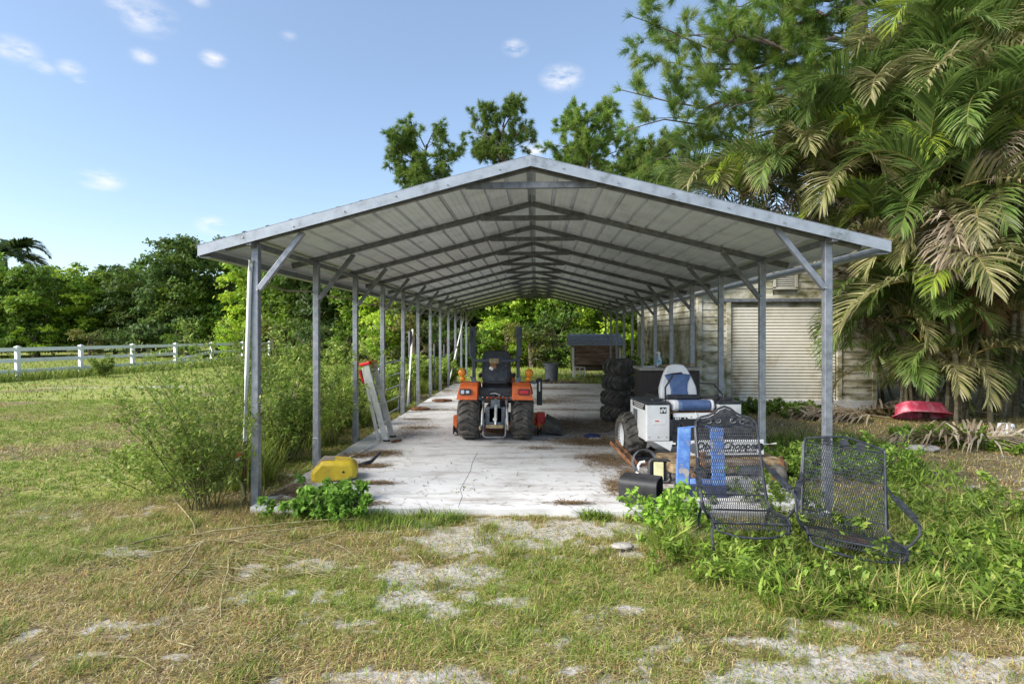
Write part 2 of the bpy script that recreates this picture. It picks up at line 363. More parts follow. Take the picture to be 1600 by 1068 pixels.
# ------------------------------------------------------------------ the slab
def concrete(name, base, dark, light):
    m = M(name, [dark, base, light], .85, scale=1.4, bump=.25, bscale=70, world=True, pos=[.27,.45,.66], detail=9)
    nt = m.node_tree; N = nt.nodes.new; L = nt.links.new; b = nt.nodes['Principled BSDF']; old = b.inputs['Base Color'].links[0].from_socket
    g = N('ShaderNodeNewGeometry'); mp = N('ShaderNodeMapping'); mp.inputs['Scale'].default_value = (.55, 2.6, 1); L(g.outputs['Position'], mp.inputs['Vector'])
    n = N('ShaderNodeTexNoise'); n.inputs['Scale'].default_value = 2.2; n.inputs['Detail'].default_value = 8; n.inputs['Roughness'].default_value = .65; L(mp.outputs[0], n.inputs['Vector'])
    r = N('ShaderNodeMapRange'); r.inputs['From Min'].default_value = .50; r.inputs['From Max'].default_value = .70; r.inputs['To Max'].default_value = .72; L(n.outputs['Fac'], r.inputs['Value'])
    x = N('ShaderNodeMix'); x.data_type = 'RGBA'; L(r.outputs[0], x.inputs['Factor']); L(old, x.inputs['A']); x.inputs['B'].default_value = (.25,.21,.17,1)
    n2 = N('ShaderNodeTexNoise'); n2.inputs['Scale'].default_value = 38; n2.inputs['Detail'].default_value = 3; L(g.outputs['Position'], n2.inputs['Vector'])
    r2 = N('ShaderNodeMapRange'); r2.inputs['From Min'].default_value = .70; r2.inputs['From Max'].default_value = .76; r2.inputs['To Max'].default_value = .55; L(n2.outputs['Fac'], r2.inputs['Value'])
    x2 = N('ShaderNodeMix'); x2.data_type = 'RGBA'; L(r2.outputs[0], x2.inputs['Factor']); L(x.outputs['Result'], x2.inputs['A']); x2.inputs['B'].default_value = (.10,.08,.06,1)
    L(x2.outputs['Result'], b.inputs['Base Color']); return m
m_conc = concrete('slab_concrete', (.61,.605,.595), (.46,.45,.43), (.69,.685,.675))
def build_slab():
    x0, x1, y0, y1 = SLAB
    slab = MB().box(((x0+x1)/2, (y0+y1)/2, -.115), (x1-x0-.03, y1-y0-.03, .2)).build('slab_bed', m_conc); tag(slab, kind='structure')
    cuts = [y0, 9.6, 14.0, y1]          # three pours with a joint between them
    for a, b in zip(cuts[:-1], cuts[1:]):
        nx, ny = 34, int((b-a)*5); rr = random.Random(int(a*10)); grid = []
        bm = MB()
        top = []
        for j in range(ny+1):
            row = []
            for i in range(nx+1):
                x = x0+(x1-x0)*i/nx; y = a+.004+(b-a-.008)*j/ny
                if i in (0, nx): x += rr.uniform(-.008, .008)
                if (j == 0 and a == y0) or (j == ny and b == y1): y += rr.uniform(-.012, .012)
                row.append(len(bm.v)); bm.v.append((x, y, rr.uniform(-.001, .001)))
            top.append(row)
        low = {}
        def lo(k):
            if k not in low: low[k] = len(bm.v); v = bm.v[k]; bm.v.append((v[0], v[1], -.12))
            return low[k]
        for j in range(ny):
            for i in range(nx): bm.f.append((top[j][i], top[j][i+1], top[j+1][i+1], top[j+1][i]))
        ring = top[0] + [r[-1] for r in top[1:]] + top[-1][-2::-1] + [r[0] for r in top[-2:0:-1]]
        for p, q in zip(ring, ring[1:]+ring[:1]): bm.f.append((p, lo(p), lo(q), q))
        bm.build('concrete_panel', m_conc, slab)
build_slab()

# ------------------------------------------------------------------ the carport
POST_X, POST_Y0, BAY, NF = 2.69, 5.41, 1.524, 12
RIDGE_Z, EAVE_X, ROOF_Y0, ROOF_Y1, SLOPE = 3.205, 3.16, 5.26, 22.30, .252
RX = -.045                                # the ridge stands a little off the middle
def roof_z(x): return RIDGE_Z - SLOPE*abs(x-RX)
def build_carport():
    t = thing('metal_carport', 'long open galvanised steel carport with a low gable roof over the slab', 'carport', (0, POST_Y0, 0))
    OY = POST_Y0
    hp = roof_z(POST_X) - .065
    post = MB().box((0, 0, hp/2-.02), (.07, .07, hp+.04)); post.box((0, 0, .10), (.076, .076, .46)); post.box((0,0,-.06),(.065,.065,.2))
    po = post.build('post', m_zinc, bevel=.006); pme = po.data; bpy.data.objects.remove(po)
    def part(mb, name, mat, bevel=.004, smooth=False): return mb.build(name, mat, t, smooth, bevel)
    first = True
    for k in range(NF):
        y = k*BAY
        for s in (-1, 1):
            o = inst('post', pme, t, (s*POST_X, y, 0)); b = o.modifiers.new('bevel', 'BEVEL'); b.width = .006; b.segments = 2
            if k in (4,) and s < 0: o.rotation_euler = (0, math.radians(.3), 0)
            zt = lambda x: roof_z(x) - .036
            xa, xb = s*(EAVE_X-.17), RX + s*.002
            part(MB().beam((xa, y, zt(xa)), (xb, y, zt(xb)), .055, .06), 'rafter', m_zinc_dull_shaded)
            # knee brace, bolted to the post and the rafter
            a = Vector((s*(POST_X-.036), y-.02, hp-.43)); c = Vector((s*(POST_X-.47), y-.02, zt(POST_X-.47)-.03))
            br = part(MB().beam(a, c, .05, .05), 'knee_brace', m_zinc if k < 1 else m_zinc_dull_shaded)  # braces behind the front pair have shade in their colour
            bo = MB()
            for q in (a, c): bo.cyl((q.x, y-.062, q.z), (q.x, y-.04, q.z), .011, 6)
            bo.build('bolt', m_bolt, br)
        zc = roof_z(RX) - .215
        part(MB().beam((RX-.62, y-.03, zc+.0), (RX+.62, y-.03, zc), .04, .06), 'collar_tie', m_zinc_dull_shaded)
    # roof sheets: ribs run along the building, every sheet a part
    run = math.hypot(EAVE_X, EAVE_X*SLOPE); rib = .229; ylen = [(ROOF_Y0, 11.05), (10.95, 16.75), (16.65, ROOF_Y1)]
    L2 = EAVE_X/run
    for s in (-1, 1):
        for q in range(4):
            u0, u1 = q*.916, min((q+1)*.916+.03, run)
            if u0 >= run: continue
            prof = []; u = u0
            cs = [u0] ; k = 0
            while u0 + rib*k + .001 < u1:
                c0 = u0 + rib*k
                for du, dz in ((0, 0), (.008, .034), (.040, .034), (.048, 0)):
                    if c0+du <= u1: prof.append((c0+du, dz))
                for f in (.33, .66):
                    if c0 + .048 + f*(rib-.048) < u1:
                        w = c0 + .048 + f*(rib-.048); prof += [(w-.006, 0), (w, .004), (w+.006, 0)]
                k += 1
            prof.append((u1, 0))
            for yi, (ya, yb) in enumerate(ylen):
                mb = MB(); n = len(prof); off = .0022*(q % 2) + .0011*(yi % 2)
                for yy in (ya, yb):
                    for th in (0, .0012):
                        for u, dz in prof:
                            x = RX + s*u*L2; mb.v.append((x, yy-OY, RIDGE_Z - u*L2*SLOPE - .004 + dz + off - th))
                for i in range(n-1):
                    mb.f.append((i, i+1, 2*n+i+1, 2*n+i)); mb.f.append((n+i, 3*n+i, 3*n+i+1, n+i+1))
                mb.build('roof_panel', m_roof, t)
    # trims
    for yy, sg in ((ROOF_Y0-.012, -1), (ROOF_Y1+.012, 1)):
        for s in (-1, 1):
            a = Vector((RX, yy-OY, RIDGE_Z+.028)); b = Vector((s*(EAVE_X+.012), yy-OY, roof_z(EAVE_X)+.028)); mb = MB()
            h = .098
            vs = [a, b, b-Vector((0,0,h)), a-Vector((0,0,h))]
            th = Vector((0, -sg*.004, 0))
            mb.add(vs+[v+th for v in vs], [(0,1,2,3),(7,6,5,4),(0,4,5,1),(1,5,6,2),(2,6,7,3),(3,7,4,0)])
            fl = Vector((0, -sg*.11, 0)); up = Vector((0,0,.003)); w = [a, b, b+fl, a+fl]
            mb.add([v+up for v in w]+[v+up*2 for v in w], [(0,1,2,3),(7,6,5,4),(0,4,5,1),(1,5,6,2),(2,6,7,3),(3,7,4,0)])
            tr = mb.build('gable_trim', m_zinc_trim, t)
            if sg < 0:
                for i in range(1, 7):
                    p = a.lerp(b, (i-.4)/6.5) - Vector((0, .003, .05 + .012*((i*7) % 3 - 1))); MB().cyl(p, p-Vector((0,.009,0)), .008, 6).build('trim_screw', m_bolt, tr)
    mb = MB()
    for s in (-1, 1): mb.beam((RX+s*.075, ROOF_Y0-OY-.005, RIDGE_Z+.019-.02), (RX+s*.075, ROOF_Y1-OY+.005, RIDGE_Z+.019-.02), .16, .003, up=(s*SLOPE, 0, 1))
    mb.build('ridge_cap', m_zinc_trim, t)
    for s in (-1, 1):
        x = s*(EAVE_X+.004); z = roof_z(EAVE_X)
        mb = MB(); mb.box((x, (ROOF_Y0+ROOF_Y1)/2-OY, z-.035), (.004, ROOF_Y1-ROOF_Y0-.02, .085)); mb.box((x-s*.05, (ROOF_Y0+ROOF_Y1)/2-OY, z-.079), (.1, ROOF_Y1-ROOF_Y0-.03, .004))
        mb.build('eave_trim', m_zinc_trim, t)
        part(MB().box((s*POST_X, (NF-1)*BAY/2, roof_z(POST_X)-.066-.0), (.052, (NF-1)*BAY+.3, .05)), 'eave_rail', m_zinc_dull_shaded)
    return t
build_carport()

# ------------------------------------------------------------------ white rail fence
def build_fence():
    p0 = Vector((-18.95, 20.2)); d = Vector((.43, 2.40)); n = 9
    t = thing('rail_fence', 'white three-rail paddock fence with one sagging rail, before the dark wood', 'fence', (p0.x, p0.y, -.1))
    pm = MB().box((0,0,.60), (.13,.13,1.2)); pm.box((0,0,1.215), (.16,.16,.03)); pm.box((0,0,1.245), (.11,.11,.03), taper=.3)
    pmesh = pm.mesh('post', m_fence)
    pos = [Vector(((p0+d*k).x-p0.x, (p0+d*k).y-p0.y, -.0)) for k in range(-1, n)]
    for i, p in enumerate(pos):
        inst('post', pmesh, t, p, (0, 0, math.radians(-10)))
        if i == len(pos)-1: break
        q = pos[i+1]
        for j, z in enumerate((1.12, .72, .32)):
            a = p + Vector((0,0,z)); b = q + Vector((0,0,z))
            if i == 4 and j == 1: a = p + Vector((0,0,.40))
            MB().beam(a, b, .045, .135).build('rail', m_fence, t)
build_fence()

# ------------------------------------------------------------------ garage with roller door
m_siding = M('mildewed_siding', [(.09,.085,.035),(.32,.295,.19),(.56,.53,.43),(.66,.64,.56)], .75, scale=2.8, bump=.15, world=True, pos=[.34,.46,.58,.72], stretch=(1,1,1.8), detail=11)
m_siding_shaded = M('shaded_side_wall_siding', [(.07,.065,.03),(.22,.21,.14),(.45,.44,.38)], .75, scale=1.8, bump=.12, world=True, pos=[.3,.46,.64], detail=11)  # darker copy of the siding, with the carport's shade put into its colour
m_door = M('roller_door_paint', [(.24,.17,.10),(.46,.41,.31),(.57,.54,.45),(.62,.59,.52)], .6, scale=1.9, bump=.06, world=True, pos=[.25,.38,.5,.7], detail=9, stretch=(1.2,1,.7))
m_shingle = M('grey_roofing', [(.10,.10,.11),(.2,.2,.21)], .9, scale=12, bump=.3)
m_dark = M('dark_void', (.02,.02,.02), .9)
def build_garage():
    X0, X1, Y0, Y1 = 3.62, 7.45, 12.9, 20.6; H = 2.55; XC = (X0+X1)/2; PK = 3.55
    t = thing('garage', 'mildewed cream clapboard garage with a closed roller door behind the carport', 'garage', (X0, Y0, 0)); O = Vector((X0, Y0, 0))
    def L(p): return Vector(p) - O
    core = MB(); core.prism([(X0+.05, -.1), (X1-.05, -.1), (X1-.05, H), (XC, PK-.05), (X0+.05, H)], Y0+.06, Y1-.05, 'XZ'); core.v = [tuple(L(v)) for v in core.v]; core.build('wall_core', m_siding_shaded, t)
    DX0, DX1, DZ = 4.32, 6.62, 2.2; VX0, VX1, VZ0, VZ1 = 5.30, 5.72, 2.60, 2.95
    bh = .155
    def topz(x): return H + (PK-H)*(1-abs(x-XC)/((X1-X0)/2))
    k = 0; z = .12
    while z < PK-.1:
        zt = z + bh + .012
        # the span of the wall at this height
        if z < H: a, b = X0, X1
        else:
            f = (z-H)/(PK-H); a = X0 + f*(X1-X0)/2 + .12; b = X1 - f*(X1-X0)/2 - .12
        spans = [(a, b)]
        if z < DZ+.12: spans = [(a, DX0-.10), (DX1+.10, b)]
        elif z + bh > VZ0-.05 and z < VZ1+.05: spans = [(a, VX0-.06), (VX1+.06, b)]
        for s0, s1 in spans:
            if s1-s0 < .05: continue
            mb = MB(); mb.add([L((s0,Y0-.012,z)),L((s1,Y0-.012,z)),L((s1,Y0+.014,zt)),L((s0,Y0+.014,zt)),L((s0,Y0+.05,z)),L((s1,Y0+.05,z)),L((s1,Y0+.05,zt)),L((s0,Y0+.05,zt))],
                   [(0,1,2,3),(7,6,5,4),(0,4,5,1),(1,5,6,2),(2,6,7,3),(3,7,4,0)]); mb.build('siding_board', m_siding, t)
        z += bh
    z = .12
    while z < H-.02:
        mb = MB(); zt = z+bh+.012
        ya = Y0+.09
        mb.add([L((X0-.012,ya,z)),L((X0-.012,Y1,z)),L((X0+.014,Y1,zt)),L((X0+.014,ya,zt)),L((X0+.05,ya,z)),L((X0+.05,Y1,z)),L((X0+.05,Y1,zt)),L((X0+.05,ya,zt))],
               [(3,2,1,0),(4,5,6,7),(1,5,4,0),(2,6,5,1),(3,7,6,2),(0,4,7,3)]); mb.build('siding_board', m_siding_shaded, t); z += bh
    def bx(c, d, name, m, par=t, bev=.004):
        return MB().box(L(c), d).build(name, m, par, bevel=bev)
    bx((X0+.02, Y0+.03, H/2), (.10, .12, H), 'corner_board', m_siding); bx((X1-.02, Y0+.03, H/2), (.10,.12,H), 'corner_board', m_siding)
    bx((XC, Y0+.02, .03), (X1-X0+.02, .14, .2), 'foundation', m_conc)
    # roller door: every slat a part
    door = thing('roller_door', None, None, L((DX0, Y0+.03, .1))); door.parent = t
    n = 30; sh = (DZ-.12)/n
    prof = []
    for i in range(7):
        a = math.pi*i/6; prof.append((-.004-.014*math.sin(a), sh*(.03+.90*(i/6))))
    mb = MB(); w = DX1-DX0-.04
    m_ = len(prof); mb.v = [(0, p[0], p[1]) for p in prof]+[(w, p[0], p[1]) for p in prof]+[(0,.01,0),(w,.01,0),(0,.01,sh),(w,.01,sh)]
    for i in range(m_-1): mb.f.append((i, m_+i, m_+i+1, i+1))
    o = 2*m_; mb.f += [(o, o+1, m_, 0), (m_-1, 2*m_-1, o+3, o+2)]
    sme = mb.mesh('door_slat', m_door, True)
    for i in range(n): inst('door_slat', sme, door, (.02, 0, i*sh))
    MB().box(((DX1-DX0)/2, -.005, -.03), (w, .05, .07)).build('bottom_bar', m_door, door, bevel=.004)
    for x in (DX0-.05, DX1+.05): bx((x, Y0-.005, DZ/2+.05), (.10, .07, DZ+.1), 'door_jamb', m_siding)
    bx(((DX0+DX1)/2, Y0-.01, DZ+.135), (DX1-DX0+.36, .09, .07), 'door_lintel', m_zinc_dull_shaded)
    bx(((DX0+DX1)/2, Y0-.012, DZ+.21), (DX1-DX0+.30, .06, .08), 'door_head_board', m_siding)
    # louvre vent
    v = thing('gable_vent', None, None, L(((VX0+VX1)/2, Y0, (VZ0+VZ1)/2))); v.parent = t; w, h = VX1-VX0, VZ1-VZ0
    for q, d in (((0,-.015,h/2),(w+.1,.05,.05)),((0,-.015,-h/2),(w+.1,.05,.05)),((w/2+.025,-.015,0),(.05,.05,h)),((-w/2-.025,-.015,0),(.05,.05,h))): MB().box(q, d).build('vent_frame', m_door, v)
    MB().box((0,.04,0),(w,.01,h)).build('vent_back', m_dark, v)
    for i in range(7): MB().box((0,.0,-h/2+.035+(h-.05)*i/6.6), (w,.004,.05), (math.radians(-40),0,0)).build('louvre', m_door, v)
    # roof
    for s in (-1, 1):
        xe = X0-.18 if s < 0 else X1+.18; ze = H - .18*(PK-H)/((X1-X0)/2)
        a = L((xe, Y0-.22, ze+.05)); b = L((XC, Y0-.22, PK+.05)); dy = Vector((0, Y1-Y0+.44, 0)); up = Vector((0,0,.06))
        mb = MB().add([a,b,b+dy,a+dy,a+up,b+up,b+dy+up,a+dy+up], [(0,3,2,1),(4,5,6,7),(0,1,5,4),(1,2,6,5),(2,3,7,6),(3,0,4,7)]); mb.build('roof_slope', m_shingle, t)
        MB().beam(a+Vector((0,-.012,.0)), b+Vector((0,-.012,.0)), .024, .14).build('barge_board', m_siding, t)
    # side window and door of the left wall
    sw = thing('side_door', None, None, L((X0-.02, 18.9, 0))); sw.parent = t
    MB().box((0,0,1.05),(.03,.8,2.0)).build('door_leaf', m_siding, sw); MB().box((-.01,-.44,1.05),(.05,.09,2.1)).build('door_casing', m_siding, sw); MB().box((-.01,.44,1.05),(.05,.09,2.1)).build('door_casing', m_siding, sw)
build_garage()

# ------------------------------------------------------------------ leaves, trees
def leaf_quads(C, D, Nn, ln, wd, fold=.25):
    """rhombic leaves: centres, directions, normals, lengths, widths"""
    D = D/np.linalg.norm(D, axis=1, keepdims=True); S = np.cross(D, Nn); S /= (np.linalg.norm(S, axis=1, keepdims=True)+1e-9); U = np.cross(S, D)
    l = ln[:, None]; w = wd[:, None]
    b = C - D*l*.5; t = C + D*l*.5 - U*l*.10; L_ = C - D*l*.05 + S*w*.5 + U*w*fold; R_ = C - D*l*.05 - S*w*.5 + U*w*fold
    V = np.stack([b, R_, t, L_], 1).reshape(-1, 3); q = np.arange(len(C)*4).reshape(-1, 4)
    return V, q
def unit(rs, n):
    v = rs.normal(size=(n, 3)); return v/np.linalg.norm(v, axis=1, keepdims=True)
def crown_leaves(rs, lobes, per, ln, cols, flat=.85, droop=.3):
    Cs, Ds, Ns, Ls, Ks = [], [], [], [], []
    for c, r in lobes:
        n = int(per*r*r); d = unit(rs, n); d[:, 2] = np.where(d[:, 2] < -.5, -d[:, 2], d[:, 2])
        # leaves sit in twig clusters over the lobe
        nc = max(6, n//26); cd = unit(rs, nc); cd[:, 2] = np.where(cd[:, 2] < -.4, -cd[:, 2], cd[:, 2])
        cr = r*(.68+.36*rs.random(nc)); k = rs.integers(0, nc, n)
        p = cd[k]*cr[k][:, None]; p = p + rs.normal(size=(n, 3))*np.array([.24,.24,.13])*r**.5*.8
        p[:, 2] *= flat
        Cs.append(np.asarray(c)+p); nn = cd[k]*.7+np.array([0,0,.8])+rs.normal(size=(n, 3))*.45; Ns.append(nn)
        dd = cd[k]*.8+rs.normal(size=(n, 3))*.7+np.array([0,0,-droop]); Ds.append(dd)
        Ls.append(ln*(.65+.7*rs.random(n)))
        tone = cols[rs.integers(0, len(cols))]; cc = np.array(tone)[None]*(.7+.6*rs.random((n, 1)))*(.75+.5*rs.random(nc))[k][:, None]
        cc[:, 0] *= (.85+.4*rs.random(n)); Ks.append(cc)
    C = np.concatenate(Cs); l = np.concatenate(Ls); V, q = leaf_quads(C, np.concatenate(Ds), np.concatenate(Ns), l, l*.52)
    return V, q, np.repeat(np.concatenate(Ks), 4, 0)
def limbs(mb, base, tips, r0, rs, z0=.35, n=6):
    for tip in tips:
        a = Vector(base) + Vector((0,0,1))*(Vector(tip).z-base[2])*z0*rs.random(); b = Vector(tip); m = a.lerp(b, .5)+Vector((rs.normal()*.3, rs.normal()*.3, .25))
        mb.tube([a, a.lerp(m, .5)+Vector((0,0,.12)), m, m.lerp(b, .6), b], [r0, r0*.8, r0*.6, r0*.4, r0*.15], n)
GREENS = {'dark': [(.045,.085,.02),(.06,.10,.022),(.04,.075,.022)], 'mid': [(.09,.165,.022),(.11,.19,.025),(.07,.13,.022)], 'bright': [(.16,.27,.03),(.20,.30,.035),(.12,.21,.025)],
          'olive': [(.085,.11,.03),(.11,.12,.035),(.06,.085,.025)]}
def tree_meshes(seed, h, w, tone, n_lobe=30, ln=.26, per=330, skirt=True):
    rs = np.random.default_rng(seed); lobes = []
    for i in range(n_lobe):
        z = h*(.10 if skirt else .42) + (h*(.80 if skirt else .5))*(i+.5*rs.random())/n_lobe
        f = math.sin(min(1, (z/h)*1.0)*math.pi*.92)**.5 if z/h > .4 else .85
        a = rs.random()*6.283; rad = w*.5*max(.25, f)*math.sqrt(.15+.7*rs.random()); r = (.42+.5*rs.random())*w*.27
        lobes.append(((rad*math.cos(a), rad*math.sin(a), z), r))
    for i in range(5):     # ragged shoots on top
        a = rs.random()*6.283; rad = w*.42*rs.random(); lobes.append(((rad*math.cos(a), rad*math.sin(a), h*(.84+.14*rs.random())), w*.085))
    V, q, c = crown_leaves(rs, lobes, per, ln, GREENS[tone])
    crown = np_mesh('crown', V, quads=q, col=c, mat=m_leaf)
    mb = MB(); mb.tube([(0,0,-.2),(.05,.03,h*.25),(.0,.1,h*.5),(.1,0,h*.8)], [.17,.14,.1,.03], 8); limbs(mb, (0,0,h*.15), [c_ for c_, r in lobes[::2]], .06, rs)
    return mb.mesh('trunk', m_bark), crown
def plant_tree(name, meshes, loc, s, rz, label, cat='tree', group=None, sz=None):
    t = thing(name, label, cat, loc, rz, group); inst('trunk', meshes[0], t); inst('crown', meshes[1], t)
    t.scale = (s, s, s*(sz or 1)); return t
def build_woods():
    V = {k: [tree_meshes(100+7*i+j, 7.5, 6.8, k, ln=.27) for j in range(2)] for i, k in enumerate(('dark','mid','bright','olive'))}
    rr = random.Random(5)
    spec = [  # pixel x, distance, crown scale, height factor, tone, label
        (-75,40,1.0,1.0,'mid','leafy green tree at the photo edge behind the white fence'),(-10,43,.95,.94,'bright','bright green bushy tree below the tall palm, behind the fence'),
        (60,42,.92,.98,'mid','mid green rounded tree right of the tall palm behind the fence'),(125,44,1.0,.93,'bright','bright yellow-green tree with sunlit crown behind the third fence post'),
        (180,46,1.0,.94,'mid','mid green tree with wispy shoots on top behind the fence'),(240,44,1.0,.98,'dark','dark green spreading tree left of the tallest dark tree'),
        (300,42,1.05,1.06,'dark','tallest dark green tree behind the broken fence rail'),(355,43,1.05,1.05,'mid','mid green tree just beside the front post of the carport'),
        (425,40,1.0,1.12,'bright','bright green tree framed between the first two carport posts'),(480,37,.95,1.1,'mid','mid green tree behind the second carport post'),
        (530,35,.9,1.1,'dark','dark green tree behind the third carport post'),(575,34,.85,1.15,'mid','leafy tree behind the leaning step ladder'),
        (620,33,.85,1.1,'bright','bright green tree behind the leaning tube gate'),(668,32,.8,1.05,'olive','olive green tree behind the middle carport posts'),
        (715,31,.75,1.0,'dark','dark green tree behind the last carport posts'),(758,32,.8,1.0,'mid','leafy green tree straight behind the tractor seat'),
        (805,31,.75,1.05,'bright','bright green tree behind the right side of the tractor'),(850,31,.8,1.0,'bright','bright green tree behind the grey bin'),
        (905,30,.75,1.05,'mid','mid green tree behind the shingled hutch'),(950,29,.75,1.0,'bright','bright green tree behind the right end of the hutch'),
        (985,30,.75,1.0,'bright','sunlit green tree beside the rear corner of the garage'),(1045,33,.8,1.0,'mid','green tree hidden mostly behind the garage roof')]
    for px, Y, s, hz, tone, lab in spec:
        p = AT(px, 560, Y); m = V[tone][rr.randint(0, 1)]
        plant_tree('leafy_tree', m, (p.x, p.y, -.1), s, rr.uniform(0, 6.28), lab, sz=hz)
    for i, px in enumerate(range(-90, 1010, 62)):
        Y = 53 - max(0, px-330)*.021; p = AT(px+rr.uniform(-12,12), 560, Y); plant_tree('leafy_tree', V[('mid','dark','bright','olive')[i % 4]][i % 2], (p.x, p.y, -.1), .93, rr.uniform(0, 6.28), 'leafy tree in the second row of the wood, seen through gaps', group='second row of the wood')
    for px, Y, s_, hz, lab in [(1395,19.5,.75,1.25,'added dark green tree darkening the gap behind the palms nearest the garage'),(1500,19,.8,1.35,'added dark green tree darkening the gaps behind the middle of the palm clumps'),(1600,18,.8,1.3,'added dark green tree darkening the gaps behind the palms at the photo edge'),(1250,25,.8,1.15,'dark green tree behind the garage roof')]:  # trees behind the palms are added to darken gaps between fronds
        p = AT(px, 560, Y); plant_tree('leafy_tree', V['dark'][0], (p.x, p.y, -.1), s_, rr.uniform(0,6.28), lab, sz=hz)
    # low bushes filling the foot of the wood
    SHL = ['at the photo edge below the tall palm, behind the fence','right of the tall palm, behind the fence','behind the first white fence post','behind the gap between the first two fence posts','behind the sagging fence rail','behind the fence beside the piped carport post','seen just right of the piped carport post','behind the second carport post','left of the third carport post','right of the third carport post','behind the tube gate','behind the middle carport posts','left of the tractor roll bar','seen past the tractor seat','right of the tractor roll bar','just behind the grey bin','left of the shingled hutch']
    bv = [tree_meshes(300+j, 2.3, 2.8, k, n_lobe=14, ln=.16, per=620) for j, k in enumerate(('mid','bright','olive','dark'))]
    for i, (px, Y) in enumerate([(-30,39),(55,40),(140,40),(215,40),(290,39),(360,38),(430,35),(490,30),(545,29),(600,28.5),(650,28),(700,27.5),(745,28),(790,28.3),(830,27.6),(868,28),(900,27)]):
        p = AT(px, 560, Y); plant_tree('shrub', bv[i % 4], (p.x, p.y, -.1), rr.uniform(.75, 1.15), rr.uniform(0, 6.28), 'low leafy shrub '+SHL[i], 'shrub', 'shrubs along the foot of the wood')
build_woods()

# --- pines
def tuft_tris(rs, C, D, n, ln, wd, col, spread=.75):
    """needle tufts: n thin needles fanning from each point"""
    m = len(C); k = np.repeat(np.arange(m), n); d = D[k]+rs.normal(size=(m*n, 3))*spread; d /= np.linalg.norm(d, axis=1, keepdims=True)
    b = C[k]+rs.normal(size=(m*n, 3))*ln*.10; s = np.cross(d, rs.normal(size=(m*n, 3))); s /= (np.linalg.norm(s, axis=1, keepdims=True)+1e-9)
    l = ln*(.6+.5*rs.random((m*n, 1))); tip = b+d*l; tip[:, 2] -= .12*l[:, 0]
    V = np.stack([b-s*wd, b+s*wd, tip], 1).reshape(-1, 3); T = np.arange(m*n*3).reshape(-1, 3)
    c = np.array(col)[rs.integers(0, len(col), m)][k]*(.65+.7*rs.random((m*n, 1)))
    return V, T, np.repeat(c, 3, 0)
def pine_mesh(rs, limbs_, tuft_gap, n, ln, wd, col, sub=5, sub_len=.9, spread=.75, twr=.02):
    """limbs_: list of (points, radius). Adds side twigs with tufts; returns wood MB and crown mesh"""
    mb = MB(); C, D = [], []
    def along(pts, f):
        k = min(len(pts)-2, int(f*(len(pts)-1))); g = f*(len(pts)-1)-k; return pts[k].lerp(pts[k+1], g), (pts[k+1]-pts[k]).normalized()
    for pts, r in limbs_:
        pts = [Vector(p) for p in pts]; m = len(pts); mb.tube(pts, [max(.006, r*(1-.85*i/(m-1))) for i in range(m)], 6)
        Ltot = sum((pts[i+1]-pts[i]).length for i in range(m-1))
        for s in range(sub):
            f = .25+.75*(s+rs.random())/sub; p, d = along(pts, min(.999, f)); q = Vector(rs.normal(size=3)); q = (q-d*q.dot(d)).normalized()
            dd = (d*.55+q*.8+Vector((0,0,.12))).normalized(); L_ = sub_len*(.5+.8*rs.random())*(1.15-.5*f); tw = [p]
            for i in range(4): dd = (dd+Vector(rs.normal(size=3))*.22+Vector((0,0,.06))).normalized(); tw.append(tw[-1]+dd*L_/4)
            mb.tube(tw, [twr, twr*.8, twr*.6, twr*.45, twr*.3], 4)
            g = .3
            while g < 1.02:
                c, d2 = along(tw, min(.999, g)); C.append(c+Vector(rs.normal(size=3))*.03); D.append(d2+Vector(rs.normal(size=3))*.35+Vector((0,0,.25))); g += tuft_gap/L_
            # finer shoots
            for i in range(3):
                c, d2 = along(tw, .35+.6*rs.random()); e = (d2+Vector(rs.normal(size=3))*.7).normalized(); tip = c+e*L_*.4; mb.tube([c, tip], [twr*.4, twr*.25], 3); C.append(tip); D.append(e+Vector((0,0,.2))); C.append(c.lerp(tip, .6)); D.append(e)
        C.append(pts[-1]); D.append((pts[-1]-pts[-2]).normalized())
    V, T, c = tuft_tris(rs, np.array([tuple(v) for v in C]), np.array([tuple(v) for v in D]), n, ln, wd, col, spread)
    return mb, np_mesh('crown', V, tris=T, col=c, mat=m_needle)
PINE = [(.09,.16,.03),(.12,.19,.035),(.07,.13,.03),(.14,.19,.045)]
def far_pine(seed, px, py, Y, w, h, label, dens=1.0, ln=.34):
    rs = np.random.default_rng(seed); top = AT(px, py, Y); base = Vector((top.x, Y, 0)); zc = top.z
    t = thing('pine_tree', label, 'tree', base); L_ = []
    tr = [Vector((0,0,-.2)), Vector((.15,.1,zc*.4)), Vector((-.1,0,zc*.75)), Vector((.1,0,zc+h*.25))]
    for i in range(int(26*dens)):
        a = 6.283*rs.random(); z = zc-h*.45+h*.85*(i/25.)/dens; f = math.sqrt(max(.08, 1-((z-zc)/(h*.56))**2)); s = Vector((0,0,z-.9)); e = Vector((math.cos(a)*w*.5*f*(.7+.4*rs.random()), math.sin(a)*w*.5*f, z+.25))
        L_.append(([s, s.lerp(e, .35)+Vector((0,0,.2)), s.lerp(e, .7)+Vector((0,0,.15)), e], .06))
    mb, crown = pine_mesh(rs, L_, .30, 30, ln*1.25, .018, PINE, sub=6, sub_len=1.1, twr=.03)
    mb.tube(tr, [.22,.18,.12,.05], 8); mb.build('trunk', m_bark, t); inst('crown', crown, t)
